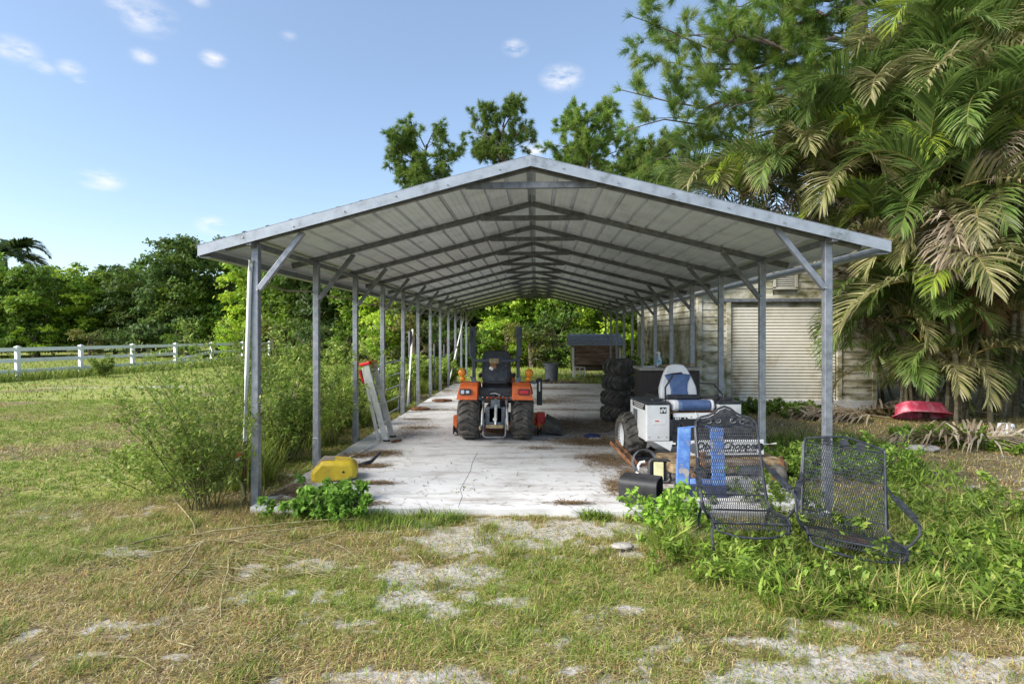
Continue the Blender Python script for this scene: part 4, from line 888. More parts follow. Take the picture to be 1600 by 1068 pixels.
# litter of pine needles on the slab
def build_litter():
    rs = np.random.default_rng(61); B = [(935,690,.55,.28,1500),(960,660,.5,.25,900),(880,660,.55,.5,1600),(905,690,.5,.15,700),(850,628,.5,.25,500),(890,640,.9,.12,500),(865,607,1.2,.3,1400),(905,618,1.0,.15,500),(800,628,.3,.1,100),(660,640,.35,.12,300),(600,708,.25,.10,450),(560,712,.3,.08,400),(570,728,.3,.06,420),(585,755,.28,.03,260),(655,668,.4,.06,220),(690,640,.5,.08,250),
        (470,775,.35,.14,1500),(530,788,.35,.05,900),(445,765,.2,.2,600),(1010,770,.3,.2,900),(985,745,.12,.2,500),(960,760,.12,.2,300),(890,786,.22,.03,160),(1000,715,.3,.3,900),(690,610,.5,.2,300),(520,740,.2,.1,200),(650,655,.3,.06,200),(840,700,.3,.06,120),(930,715,.3,.1,200),(970,640,.3,.5,500)]
    C = []
    for a, b, rx, ry, n in B + [(920,670,.8,.5,2200),(870,625,.9,.5,1500),(700,612,.5,.5,500),(640,672,.35,.5,500),(950,720,.35,.3,900)]: p = G(a, b); n = int(n*1.5); C.append(np.stack([p.x+rs.normal(size=n)*rx*.5, p.y+rs.normal(size=n)*ry*.9, .003+.02*rs.random(n)], 1))
    n = 2600; C.append(np.stack([-2.6+5.2*rs.random(n), 5.3+12.9*rs.random(n)**1.2, np.full(n, .004)], 1))
    C = np.concatenate(C); C = C[(C[:, 0] > -2.6) & (C[:, 0] < 2.6) & (C[:, 1] > 5.22)]; n = len(C); az = rs.random(n)*6.283; D = np.stack([np.cos(az), np.sin(az), rs.normal(size=n)*.15], 1); l = .05+.09*rs.random(n); s = np.cross(D, [0,0,1.])*.0035
    V = np.stack([C-D*l[:, None]*.5-s, C-D*l[:, None]*.5+s, C+D*l[:, None]*.5], 1).reshape(-1, 3); V[:, 2] = np.maximum(V[:, 2], .002); c = np.repeat(pick(rs, n, [(.20,.12,.06),(.30,.20,.10),(.12,.075,.04),(.36,.27,.15)], [1]*4), 3, 0)
    o = bpy.data.objects.new('pine_litter', np_mesh('pine_litter', V, tris=np.arange(n*3).reshape(-1, 3), col=c, mat=m_dead)); COL.objects.link(o); tag(o, 'brown pine needle litter drifted over the concrete slab', 'litter', kind='stuff')
    # chaff and gravel on the bare ground in front
    n = 26000; x = -5+10*rs.random(n); y = 2.3+3*rs.random(n); s_, g, b = fields(x, y); k = (rs.random(n) < .15+s_*.5) & outside_slab(x, y); x, y = x[k], y[k]; n = len(x); C = np.stack([x, y, ground_z(x, y)+.004], 1); az = rs.random(n)*6.283
    D = np.stack([np.cos(az), np.sin(az), rs.normal(size=n)*.1], 1); l = .01+.035*rs.random(n)**2; V, q = leaf_quads(C, D, np.tile([0,0,1.], (n, 1)), l, .003+l*.12); c = np.repeat(pick(rs, n, [(.45,.40,.30),(.30,.22,.13),(.55,.53,.50),(.18,.12,.07)], [1,1,1,.7]), 4, 0)
    o = bpy.data.objects.new('straw_litter', np_mesh('straw_litter', V, quads=q, col=c, mat=m_dead)); COL.objects.link(o); tag(o, 'straw chaff and small stones on the bare sandy ground', 'litter', kind='stuff')
    # dead fronds and brush under the palms
    d = [frond_mesh(70+i, 1.6, 4, -8, FD, True, vee=.15) for i in range(2)]
    rr = random.Random(3)
    for i, (a, b, rz, lab) in enumerate([(1330,648,.3,'dead grey palm frond lying by the garage corner'),(1390,655,2.8,'dead palm frond lying left of the pink tub'),(1500,640,.2,'dead palm frond fallen over the end of the pink tub'),(1560,650,2.2,'curled dead palm frond behind the white bucket'),(1600,640,1.2,'dead palm frond at the photo edge under the palms'),(1470,692,.05,'long bare dead frond stalk lying before the weed mound'),(1580,695,3.0,'dead frond lying before the white bucket'),(1250,655,.5,'dead frond on bare soil before the roller door')]):
        p = G(a, b); o = inst('dead_frond', d[i % 2], None, (p.x, p.y, .03), (rr.uniform(-.3,.3), -.05, rz), rr.uniform(.8,1.2)); tag(o, lab, 'palm frond', 'dead fronds under the palms')
build_litter()
# ------------------------------------------------------------------ tyres
def tyre_mesh(R, rin, w, n, lug, axis='X', style='chevron', seg=40):
    """tyre turned about its axis: carcass plus tread bars"""
    h = w/2; Rc = R-lug
    prof = [(rin, -h*.72), (rin+(Rc-rin)*.25, -h*.96), (rin+(Rc-rin)*.6, -h), (Rc-.055, -h*.93), (Rc-.018, -h*.76), (Rc, -h*.4), (Rc, h*.4), (Rc-.018, h*.76), (Rc-.055, h*.93), (rin+(Rc-rin)*.6, h), (rin+(Rc-rin)*.25, h*.96), (rin, h*.72), (rin+.012, h*.5), (rin+.012, -h*.5)]
    mb = MB().lathe(prof, seg, closed=True)       # about Z
    def P(a, x, r): return (r*math.cos(a), r*math.sin(a), x)
    for k in range(n):
        for s in (-1, 1):
            a0 = 2*math.pi*(k+(.5 if (s > 0 and style == 'bar') else 0))/n; da = 2*math.pi/n
            wd = da*(.46 if style == 'chevron' else .40); sh = da*(.75 if style == 'chevron' else 1.1)
            x0, x1 = s*(-.02 if style == 'chevron' else .01), s*h*.84; o = len(mb.v); xs = [x0, s*h*.5, x1]
            for i, x in enumerate(xs):
                f = i/2; c = a0+sh*f*1.0; rr = R if i < 2 else R-.030; rb = Rc-.012-(.035 if i == 2 else 0)
                mb.v += [P(c-wd/2, x, rb), P(c+wd/2, x, rb), P(c+wd*.38, x, rr), P(c-wd*.38, x, rr)]
            for i in range(2):
                b = o+4*i
                for q in range(4): mb.f.append((b+q, b+(q+1) % 4, b+4+(q+1) % 4, b+4+q))
            mb.f += [(o, o+1, o+2, o+3), (o+11, o+10, o+9, o+8)]
    if axis == 'X': mb.v = [(v[2], v[0], v[1]) for v in mb.v]
    return mb
def rim_mesh(r, w, side=-1):
    h = w/2
    mb = MB().lathe([(r+.012, -h), (r, -h+.01), (r*.9, -h*.6), (r*.85, -h*.25), (r*.3, -h*.3), (r*.26, -h*.55), (.001, -h*.55)], 24)
    mb.lathe([(r+.012, -h), (r, 0), (r+.012, h), (r-.01, h), (r*.8, 0), (.001, 0)], 24); mb.v = [(-side*v[2], v[0], v[1]) for v in mb.v]; return mb

# ------------------------------------------------------------------ the orange tractor, seen from behind
m_slate = M('slate_paint', [(.04,.05,.065),(.075,.09,.11)], .5, scale=12, bump=.05)
def build_tractor():
    p = G(775, 686); t = thing('compact_tractor', 'orange compact tractor with folded roll bar and belly mower deck, seen from behind', 'tractor', (p.x, p.y+.05, 0))
    def P(mb, name, mat, par=t, smooth=False, bevel=0, loc=None): return mb.build(name, mat, par, smooth, bevel, loc)
    tm = tyre_mesh(.335, .16, .34, 17, .026).mesh('tyre', m_rubber)
    for s in (-1, 1):
        w = thing('rear_wheel', None, None, (s*.40, 0, .335)); w.parent = t
        inst('tyre', tm, w); P(rim_mesh(.165, .26, -s), 'rim', m_orange, w, True)
    fm = tyre_mesh(.23, .11, .20, 14, .018).mesh('tyre', m_rubber)
    for s in (-1, 1):
        w = thing('front_wheel', None, None, (s*.42, 1.42, .23)); w.parent = t; inst('tyre', fm, w); P(rim_mesh(.115, .16, -s), 'rim', m_orange, w, True)
    # fenders
    for s in (-1, 1):
        outer, inner = [(-.345,.63),(-.335,.72),(-.30,.825),(-.18,.868),(.10,.868),(.30,.81),(.40,.64)], [(.385,.64),(.285,.80),(.095,.852),(-.175,.852),(-.288,.812),(-.322,.715),(-.332,.63)]
        mb = MB(); x0, x1 = s*.255, s*.565
        n = len(outer)
        for i in range(n-1):
            a, b, c, d = outer[i], outer[i+1], inner[n-2-i], inner[n-1-i]
            tp = .02 if i > 0 else 0
            ins = lambda z: s*(.30-.30*min(1, max(0, (.87-z)/.24)))*.14
            X = lambda z, e: (x0 if e == 0 else x1-s*.05*min(1, max(0, (z-.64)/.22)))
            mb.add([(X(a[1],0),a[0],a[1]),(X(a[1],1),a[0],a[1]),(X(b[1],1),b[0],b[1]),(X(b[1],0),b[0],b[1]),(X(d[1],0),d[0],d[1]),(X(d[1],1),d[0],d[1]),(X(c[1],1),c[0],c[1]),(X(c[1],0),c[0],c[1])],
                   [(0,1,2,3),(7,6,5,4),(0,4,5,1),(1,5,6,2),(2,6,7,3),(3,7,4,0)])
        mb.prism([q for q in outer], x0+s*.0, x0+s*.014, 'YZ')
        f = P(mb, 'fender', m_orange, bevel=.006)
        xc = s*.43
        P(MB().rbox((xc, -.343, .745), (.165, .03, .085), .02, (math.radians(-14),0,0), axis='Y'), 'tail_light_frame', m_black, f)
        mat = m_red if s > 0 else m_white
        P(MB().rbox((xc+(0 if s > 0 else -.04), -.357, .745), (.135 if s > 0 else .05, .02, .055), .012, (math.radians(-14),0,0), axis='Y'), 'tail_light_lens', m_red if s > 0 else m_alu, f)
        if s < 0: P(MB().rbox((xc+.035, -.357, .745), (.05, .02, .04), .008, (math.radians(-14),0,0), axis='Y'), 'number_lamp', m_alu, f)
        # turn lamps
        l = P(MB().cyl((s*.51,-.12,.86),(s*.51,-.12,.92),.022), 'lamp_stalk', m_black)
        P(MB().ball((s*.505,-.15,1.015), .06, 14, 10, (1,.8,1.02)), 'hazard_lens', m_amber, l, True); P(MB().ball((s*.495,-.16,.925), .045, 14, 8, (1,.8,.8)), 'turn_lens', m_amber, l, True)
        P(MB().cyl((s*.505,-.10,1.015),(s*.505,-.06,1.015),.058,14), 'lamp_housing', m_black, l, True)
        # roll bar: lower upright, hinge, folded hoop
        P(MB().add([(s*.20,-.12,.60),(s*.245,-.12,.60),(s*.40,-.08,.96),(s*.31,-.08,.93),(s*.20,-.06,.60),(s*.245,-.06,.60),(s*.40,-.03,.96),(s*.31,-.03,.93)], [(0,1,2,3),(7,6,5,4),(0,4,5,1),(1,5,6,2),(2,6,7,3),(3,7,4,0)]), 'roll_bar_bracket', m_greyblue, bevel=.004)
        P(MB().beam((s*.335,-.05,.90),(s*.335,-.05,1.66),.045,.05), 'roll_bar_upright', m_slate, bevel=.008)
        P(MB().box((s*.335,-.06,1.64),(.075,.085,.13)), 'hinge_plate', m_slate, bevel=.008)
    pts = [(-.37,-.08,1.70),(-.37,-.14,1.55),(-.37,-.20,1.40)]
    for k in range(7): a = math.radians(180+90*k/6); pts.append((-.24+.13*math.cos(a), -.20-.10*(k/6)*.6, 1.33+.13*math.sin(a)))
    pts += [(0,-.26,1.20)]; full = pts+[(-x, y, z) for x, y, z in reversed(pts[:-1])]
    P(MB().tube(full, .025, 10), 'roll_bar_hoop', m_slate, smooth=True)
    sm = P(MB().box((-.01,-.305,1.20),(.14,.02,.07)), 'sign_bracket', m_rope, bevel=.004); P(MB().box((-.02,-.30,1.13),(.09,.03,.09)), 'sign_socket', m_rust, sm, bevel=.006); P(MB().box((-.05,-.31,1.09),(.06,.03,.05),(0,.5,0)), 'rag', m_alu, sm, bevel=.01)
    # seat
    seat = P(MB().rbox((0,.06,1.08),(.44,.10,.52),.10,(math.radians(-8),0,0),5,'Y'), 'seat_back', m_black, smooth=True, bevel=.02)
    P(MB().rbox((0,.30,.80),(.46,.44,.10),.06,None,4), 'seat_cushion', m_black, smooth=True, bevel=.02)
    P(MB().rbox((0,-.005,1.06),(.34,.02,.36),.05,(math.radians(-8),0,0),4,'Y'), 'back_shell', m_blackmetal, seat)
    for s in (-1, 1): P(MB().rbox((s*.26,.25,.95),(.05,.30,.06),.02,None,3), 'armrest', m_black, bevel=.01)
    # frame, axle, transmission
    P(MB().box((0,.1,.36),(.32,.55,.30)), 'transmission_case', m_greyblue, bevel=.03); P(MB().cyl((-.3,0,.335),(.3,0,.335),.09,14), 'rear_axle', m_greyblue, smooth=True)
    P(MB().box((0,-.06,.72),(.52,.12,.14)), 'rear_cross_panel', m_blackmetal, bevel=.02); P(MB().box((0,.9,.36),(.24,1.3,.16)), 'chassis', m_greyblue, bevel=.02)
    P(MB().box((0,.75,.50),(.80,.55,.03)), 'floor_plate', m_black, bevel=.008)
    hood = P(MB().prism([(.85,.5),(1.75,.45),(1.78,.62),(1.65,.80),(1.0,.93),(.86,.92)], -.235, .235, 'YZ'), 'hood', m_orange, bevel=.04); P(MB().box((0,1.79,.56),(.36,.02,.2)), 'grille', m_black, hood)
    P(MB().box((0,.84,.80),(.40,.10,.36)), 'dashboard', m_black, bevel=.03)
    sw = MB(); sw.tube([(.18*math.cos(2*math.pi*k/20), .68+.15*math.sin(2*math.pi*k/20), 1.06+.10*math.sin(2*math.pi*k/20)) for k in range(20)], .014, 6, closed=True); sw.beam((-.17,.68,1.06),(.17,.68,1.06),.02,.015); sw.cyl((0,.68,1.06),(0,.80,.92),.02); P(sw, 'steering_wheel', m_black, smooth=True)
    # three-point hitch
    for s in (-1, 1):
        arm = P(MB().beam((s*.17,-.02,.66),(s*.17,-.30,.58),.035,.05), 'lift_arm', m_greyblue, bevel=.006)
        P(MB().tube([(s*.17,-.30,.58),(s*.18,-.31,.46),(s*.19,-.34,.26)], [.013,.02,.013], 8), 'lift_rod', m_alu, smooth=True)
        P(MB().beam((s*.16,-.02,.24),(s*.20,-.44,.235),.028,.055), 'lower_link', m_zinc_dull_shaded, bevel=.006); P(MB().ball((s*.20,-.45,.235),.034,10,8,(.6,1,1)), 'link_ball', m_rope, smooth=True)
        P(MB().tube([(s*.235,-.20,.56),(s*.25,-.28,.44),(s*.235,-.33,.33)], .008, 6), 'hydraulic_hose', m_black, smooth=True)
    P(MB().tube([(0,-.14,.62),(.01,-.22,.50),(.01,-.30,.26)], [.018,.024,.018], 8), 'top_link', m_alu, smooth=True)
    P(MB().box((0,-.16,.56),(.14,.08,.12)), 'hitch_bracket', m_greyblue, bevel=.01); P(MB().box((0,-.30,.235),(.26,.06,.05)), 'drawbar_clamp', m_rope, bevel=.01)
    P(MB().cyl((0,-.16,.34),(0,-.30,.34),.03,12), 'pto_shaft', m_alu, smooth=True); P(MB().box((0,-.165,.38),(.20,.02,.22)), 'pto_guard', m_black, bevel=.01)
    P(MB().tube([(-.165,-.30,.36),(-.165,-.36,.20),(-.16,-.40,.115),(-.12,-.41,.095),(0,-.42,.10),(.12,-.41,.095),(.16,-.40,.115),(.165,-.36,.20),(.165,-.30,.36)], .013, 8), 'drawbar_hoop', m_zinc_dull_shaded, smooth=True)
    P(MB().tube([(-.06,-.1,.66),(-.08,-.14,.7),(0,-.16,.71),(.07,-.14,.68)], .009, 6), 'hydraulic_line', m_alu, smooth=True)
    for x in (-.10,-.03,.05,.11): P(MB().cyl((x,-.13,.64),(x,-.16,.66),.016,8), 'hydraulic_coupler', m_zinc_dull_shaded)
    # belly mower
    dk = P(MB().rbox((.0,.75,.20),(1.36,.72,.12),.16,None,5), 'mower_deck', m_orange, bevel=.02)
    for s in (-1, 1):
        P(MB().box((s*.66,.40,.22),(.10,.12,.16)), 'gauge_wheel_bracket', m_orange, dk, bevel=.015)
        P(MB().cyl((s*.66-.035,.28,.085),(s*.66+.035,.28,.085),.085,16), 'gauge_wheel', m_black, dk, True, .01); P(MB().beam((s*.66,.28,.10),(s*.66,.38,.24),.03,.04), 'wheel_fork', m_orange, dk)
    P(MB().box((.68,.45,.26),(.14,.25,.16)), 'discharge_frame', m_red, dk, bevel=.02)
    ch = MB(); ch.add([(.74,.28,.27),(.78,.75,.29),(1.06,.68,.04),(1.02,.20,.02),(.74,.28,.05),(.78,.75,.05),(.96,.23,.17),(.99,.66,.18)], [(0,1,7,6),(6,7,2,3),(0,6,3,4),(1,5,2,7),(4,3,2,5),(0,4,5,1)]); P(ch, 'discharge_chute', m_rubber, dk, bevel=.012)
    up = P(MB().box((.66,.20,.70),(.085,.06,.42)), 'loader_upright', m_black, bevel=.01)
    P(MB().box((.66,.165,.78),(.02,.012,.14)), 'upright_slot', m_alu, up); P(MB().cyl((.60,.2,.86),(.82,.2,.88),.028,10), 'cross_tube', m_zinc_dull_shaded, up, True); P(MB().cyl((.56,.18,.85),(.58,.12,.85),.03,10), 'hose_cap', m_greyblue, up)
build_tractor()

# ------------------------------------------------------------------ stack of four old tyres
def build_stack():
    R = .315; z = 0; labs = ['bottom tyre of the stack beside the slab, partly hidden by the white mower','second tyre from the floor in the tyre stack','third tyre from the floor in the tyre stack','top tyre of the stack before the shingled hutch']
    c = AT(966, 660, 10.62); m1 = tyre_mesh(R, .155, .28, 20, .028, 'Z', 'bar'); me1 = m1.mesh('old_tyre', m_rubber); me2 = tyre_mesh(R*.97, .155, .285, 18, .026, 'Z', 'chevron').mesh('old_tyre', m_rubber)
    for i in range(4):
        o = inst('old_tyre', me1 if i < 2 else me2, None, (c.x+(-.02,-.015,.0,.015)[i], c.y+rnd.uniform(-.02,.02), .142+.283*i), (rnd.uniform(-.015,.015), rnd.uniform(-.015,.015), rnd.uniform(0,6)), (1,1,1)); tag(o, labs[i], 'tyre', 'stacked tyres')
build_stack()

# ------------------------------------------------------------------ the white ride-on mower, facing us
m_vinyl_b = M('blue_vinyl', [(.055,.095,.21),(.08,.13,.27),(.11,.16,.30)], .5, scale=9, bump=.08); m_vinyl_w = M('white_vinyl', [(.55,.56,.58),(.72,.73,.75)], .5, scale=7, bump=.05)
m_panel = M('scuffed_white_panel', [(.45,.44,.42),(.66,.67,.67),(.74,.75,.75)], .45, scale=5, bump=.05, pos=[.22,.40,.7]); m_tread = M('black_tread_plate', [(.025,.025,.028),(.05,.05,.055)], .45, .3, scale=14, bump=.6, bscale=45)
m_deckrust = M('rusty_deck_edge', [(.09,.05,.03),(.25,.17,.09),(.42,.35,.22)], .85, scale=11, bump=.4); m_ink = M('black_ink', (.015,.015,.016), .6); m_redink = M('red_ink', (.6,.05,.04), .6)
def letters(text, par, loc, size, mat, rot=(math.radians(90),0,0), shear=0, ext=.0008, bold=0.0, name='lettering', sx=1):
    c = bpy.data.curves.new(name, 'FONT'); c.body = text; c.size = size; c.shear = shear; c.extrude = ext; c.offset = bold; c.align_x = 'CENTER'; c.materials.append(mat); c.resolution_u = 4
    tmp = bpy.data.objects.new('tmp', c); COL.objects.link(tmp); bpy.context.view_layer.update(); me = bpy.data.meshes.new_from_object(tmp.evaluated_get(bpy.context.evaluated_depsgraph_get())); bpy.data.objects.remove(tmp)
    o = bpy.data.objects.new(name, me); COL.objects.link(o); o.parent = par; o.location = loc; o.rotation_euler = rot; o.scale = (sx,1,1); return o
def build_mower():
    t = thing('riding_mower', 'old white zero-turn mower with a torn blue seat, parked facing out', 'mower', (1.86, 7.05, 0), math.radians(7))
    def P(mb, name, mat, par=t, smooth=False, bevel=0): return mb.build(name, mat, par, smooth, bevel)
    tm = tyre_mesh(.30, .15, .29, 16, .022).mesh('tyre', m_rubber)
    for s in (-1, 1):
        w = thing('drive_wheel', None, None, (s*.60, .42, .30)); w.parent = t; inst('tyre', tm, w); P(rim_mesh(.155, .24, s), 'rim', m_panel, w, True)
        # side boxes
        bx = P(MB().box((s*.44, .16, .545), (.285, .66, .43)), 'side_tank', m_panel, bevel=.012)
        P(MB().box((s*.44,.16,.775),(.30,.68,.03)), 'tank_lid', m_blackmetal, bx, bevel=.01); P(MB().rbox((s*.44+.03,.0,.80),(.14,.10,.035),.03), 'fuel_cap', m_black, bx, bevel=.01)
        for x in (-.11, 0, .10): P(MB().cyl((s*.44+x,-.172,.38),(s*.44+x,-.178,.38),.007,6), 'screw', m_bolt, bx)
        P(MB().box((s*.255,-.10,.48),(.085,.08,.19)), 'tank_bracket', m_panel, bevel=.008)
        P(MB().beam((s*.55,-.02,.32),(s*.22,-.16,.30),.08,.02), 'frame_plate', m_panel, bevel=.004); P(MB().add([(s*.50,-.17,.33),(s*.26,-.17,.33),(s*.30,-.20,.22)],[(0,1,2)]), 'gusset', m_panel)
    L_ = P(MB().box((-.585,.12,.73),(.004,.5,.075)), 'side_decal', m_ink)
    for k in range(3): P(MB().box((-.5885,.12,.755-.022*k),(.003,.44-.05*k,.007)), 'decal_line', m_white, L_)
    P(MB().box((-.585,.26,.56),(.004,.16,.20)), 'side_plate', m_zinc_dull_shaded)
    # badge and sticker on the front of the tank
    bd = P(MB().box((-.38,-.172,.695),(.075,.003,.072)), 'badge', m_ink); letters('74', bd, (-.381,-.1742,.668), .07, m_white, shear=.3, bold=.002, sx=.8); P(MB().box((-.405,-.1742,.69),(.018,.002,.03)), 'badge_notch', m_panel, bd)
    st = P(MB().box((-.425,-.172,.555),(.15,.003,.062)), 'sticker', m_white); P(MB().box((-.455,-.1742,.570),(.045,.002,.014)), 'sticker_mark', m_redink, st)
    # body under the seat
    P(MB().box((0,.30,.42),(.58,.9,.32)), 'engine_bay', m_blackmetal, bevel=.02); P(MB().box((0,.75,.62),(.48,.45,.36)), 'engine', m_black, bevel=.05); P(MB().cyl((0,.75,.80),(0,.75,.86),.2,20), 'engine_shroud', m_black, smooth=True, bevel=.01)
    fp = P(MB().box((.02,-.10,.60),(.50,.03,.10),(math.radians(-20),0,0)), 'seat_plate', m_white, bevel=.004); dc = P(MB().box((-.15,-.125,.585),(.17,.004,.038),(math.radians(-20),0,0)), 'plate_decal', m_ink, fp); [MB().box((-.21+.028*k,-.128,.585),(.016,.003,.024),(math.radians(-20),0,0)).build('decal_mark', m_white, dc) for k in range(5) if k != 3]
    for x in (-.02,.12): P(MB().cyl((x,-.118,.605),(x,-.124,.605),.008,6), 'plate_bolt', m_bolt, fp)
    P(MB().tube([(.05,-.12,.56),(.045,-.14,.61),(.03,-.13,.66)], .008, 6), 'white_cable', m_white, smooth=True)
    # seat: cushion with white bolsters, tall back
    P(MB().box((0,.12,.655),(.58,.42,.03)), 'seat_pan', m_rust, bevel=.006)
    cu = P(MB().rbox((.03,.06,.725),(.40,.42,.13),.06,(math.radians(-6),0,0),5,'X'), 'seat_cushion', m_vinyl_b, smooth=True, bevel=.03); P(MB().rbox((-.205,.06,.725),(.10,.42,.135),.06,(math.radians(-6),0,0),5,'X'), 'cushion_bolster', m_vinyl_w, cu, True, .03); P(MB().rbox((.245,.06,.725),(.035,.42,.135),.06,(math.radians(-6),0,0),5,'X'), 'cushion_bolster', m_vinyl_w, cu, True, .012)
    def plate(poly, y0, y1, tilt=-14, x0=-.02):
        mb = MB().prism(poly, y0, y1, 'XZ'); R = Matrix.Translation((x0,.30,.80)) @ Euler((math.radians(tilt),0,0)).to_matrix().to_4x4(); mb.v = [tuple(R @ Vector(v)) for v in mb.v]; return mb
    half = [(.0,.415),(.05,.413),(.10,.398),(.135,.36),(.165,.30),(.20,.22),(.232,.13),(.24,.06),(.235,-.03)]
    out = half+[(-x, z) for x, z in reversed(half[1:])]
    bk = P(plate(out, -.05, .05), 'seat_back', m_vinyl_w, None or t, True, .022)
    P(plate([(-.175,.275),(-.10,.285),(.10,.285),(.175,.275),(.155,.235),(.12,.17),(.105,.08),(.115,.0),(-.115,.0),(-.105,.08),(-.12,.17),(-.155,.235)], -.066, -.03), 'back_cushion', m_vinyl_b, bk, True, .014)
    P(plate([(-.09,.29),(.05,.305),(.06,.282),(-.16,.268)], -.075,-.055), 'torn_flap', m_blackmetal, bk, False, .004)
    P(plate([(-.185,-.045),(.245,-.045),(.245,.015),(-.17,.02)], -.10,-.05), 'seat_hinge_cover', m_black, bk, False, .01)
    # lap bars
    P(MB().tube([(-.28,.02,.62),(-.29,.0,.80),(-.30,-.02,.95),(-.24,-.03,1.05),(-.20,.0,1.09)], .012, 8), 'lap_bar', m_black, smooth=True)
    P(MB().tube([(.34,.0,.56),(.37,-.02,.72),(.41,-.03,.86),(.30,-.03,.99),(.14,.02,.995)], .012, 8), 'lap_bar', m_black, smooth=True); P(MB().box((.36,.02,.82),(.05,.06,.07)), 'lever_boot', m_black, bevel=.015)
    for s in (-1, 1): P(MB().box((s*.30,.02,.63),(.09,.22,.16)), 'control_bracket', m_rust, bevel=.01); P(MB().tube([(s*.28,-.06,.56),(s*.33,-.05,.64),(s*.27,.05,.70),(s*.32,.12,.74)], .013, 6), 'linkage', m_rust, smooth=True)
    # foot platform and front panel
    fpz = P(MB().box((.13,-.42,.525),(.66,.42,.02),(math.radians(12),0,0)), 'foot_platform', m_tread, bevel=.004)
    P(MB().box((.13,-.23,.55),(.68,.02,.10)), 'platform_riser', m_tread, bevel=.004); P(MB().box((.13,-.635,.455),(.70,.02,.05)), 'platform_lip', m_tread, bevel=.004)
    pn = P(MB().box((.16,-.66,.345),(.86,.02,.165)), 'front_panel', m_panel, bevel=.004)
    letters('Dixie Chopper', pn, (.17,-.6715,.325), .118, m_ink, shear=.35, bold=.003); letters("THE WORLD'S FASTEST LAWN MOWER", pn, (.20,-.6715,.285), .034, m_ink, shear=.1, bold=.0008)
    ro = MB().cyl((-.21,-.6705,.345),(-.21,-.674,.345),.055,20); P(ro, 'round_emblem', m_zinc_dull_shaded, pn); P(MB().cyl((.55,-.6705,.35),(.55,-.674,.35),.04,16), 'round_emblem', m_ink, pn)
    dk = P(MB().rbox((.10,-.62,.18),(1.30,.62,.10),.08,None,4), 'cutting_deck', m_deckrust, bevel=.01); P(MB().box((.12,-.86,.225),(1.14,.18,.035)), 'deck_front_edge', m_deckrust, dk, bevel=.006)
    P(MB().box((.30,-.93,.16),(.26,.01,.10)), 'scuffed_shield', m_zinc_dull_shaded, dk); P(MB().cyl((-.15,-.70,.23),(-.15,-.70,.30),.06,14), 'spindle_cap', m_rust, dk)
    for s in (-.30, .55): 
        cw = P(MB().lathe([(.06,-.04),(.10,-.05),(.115,-.03),(.115,.03),(.10,.05),(.06,.04)], 20, (s,-1.02,.115), 'X'), 'caster_wheel', m_rubber, smooth=True); P(MB().cyl((s-.05,-1.02,.115),(s+.05,-1.02,.115),.05,12), 'caster_hub', m_rust, cw); P(MB().beam((s+.07,-1.02,.11),(s+.07,-.95,.30),.02,.05), 'caster_fork', m_rust, cw)
    P(MB().tube([(.62,-.60,.36),(.76,-.62,.37)], .013, 8), 'side_handle', m_white, smooth=True)
build_mower()

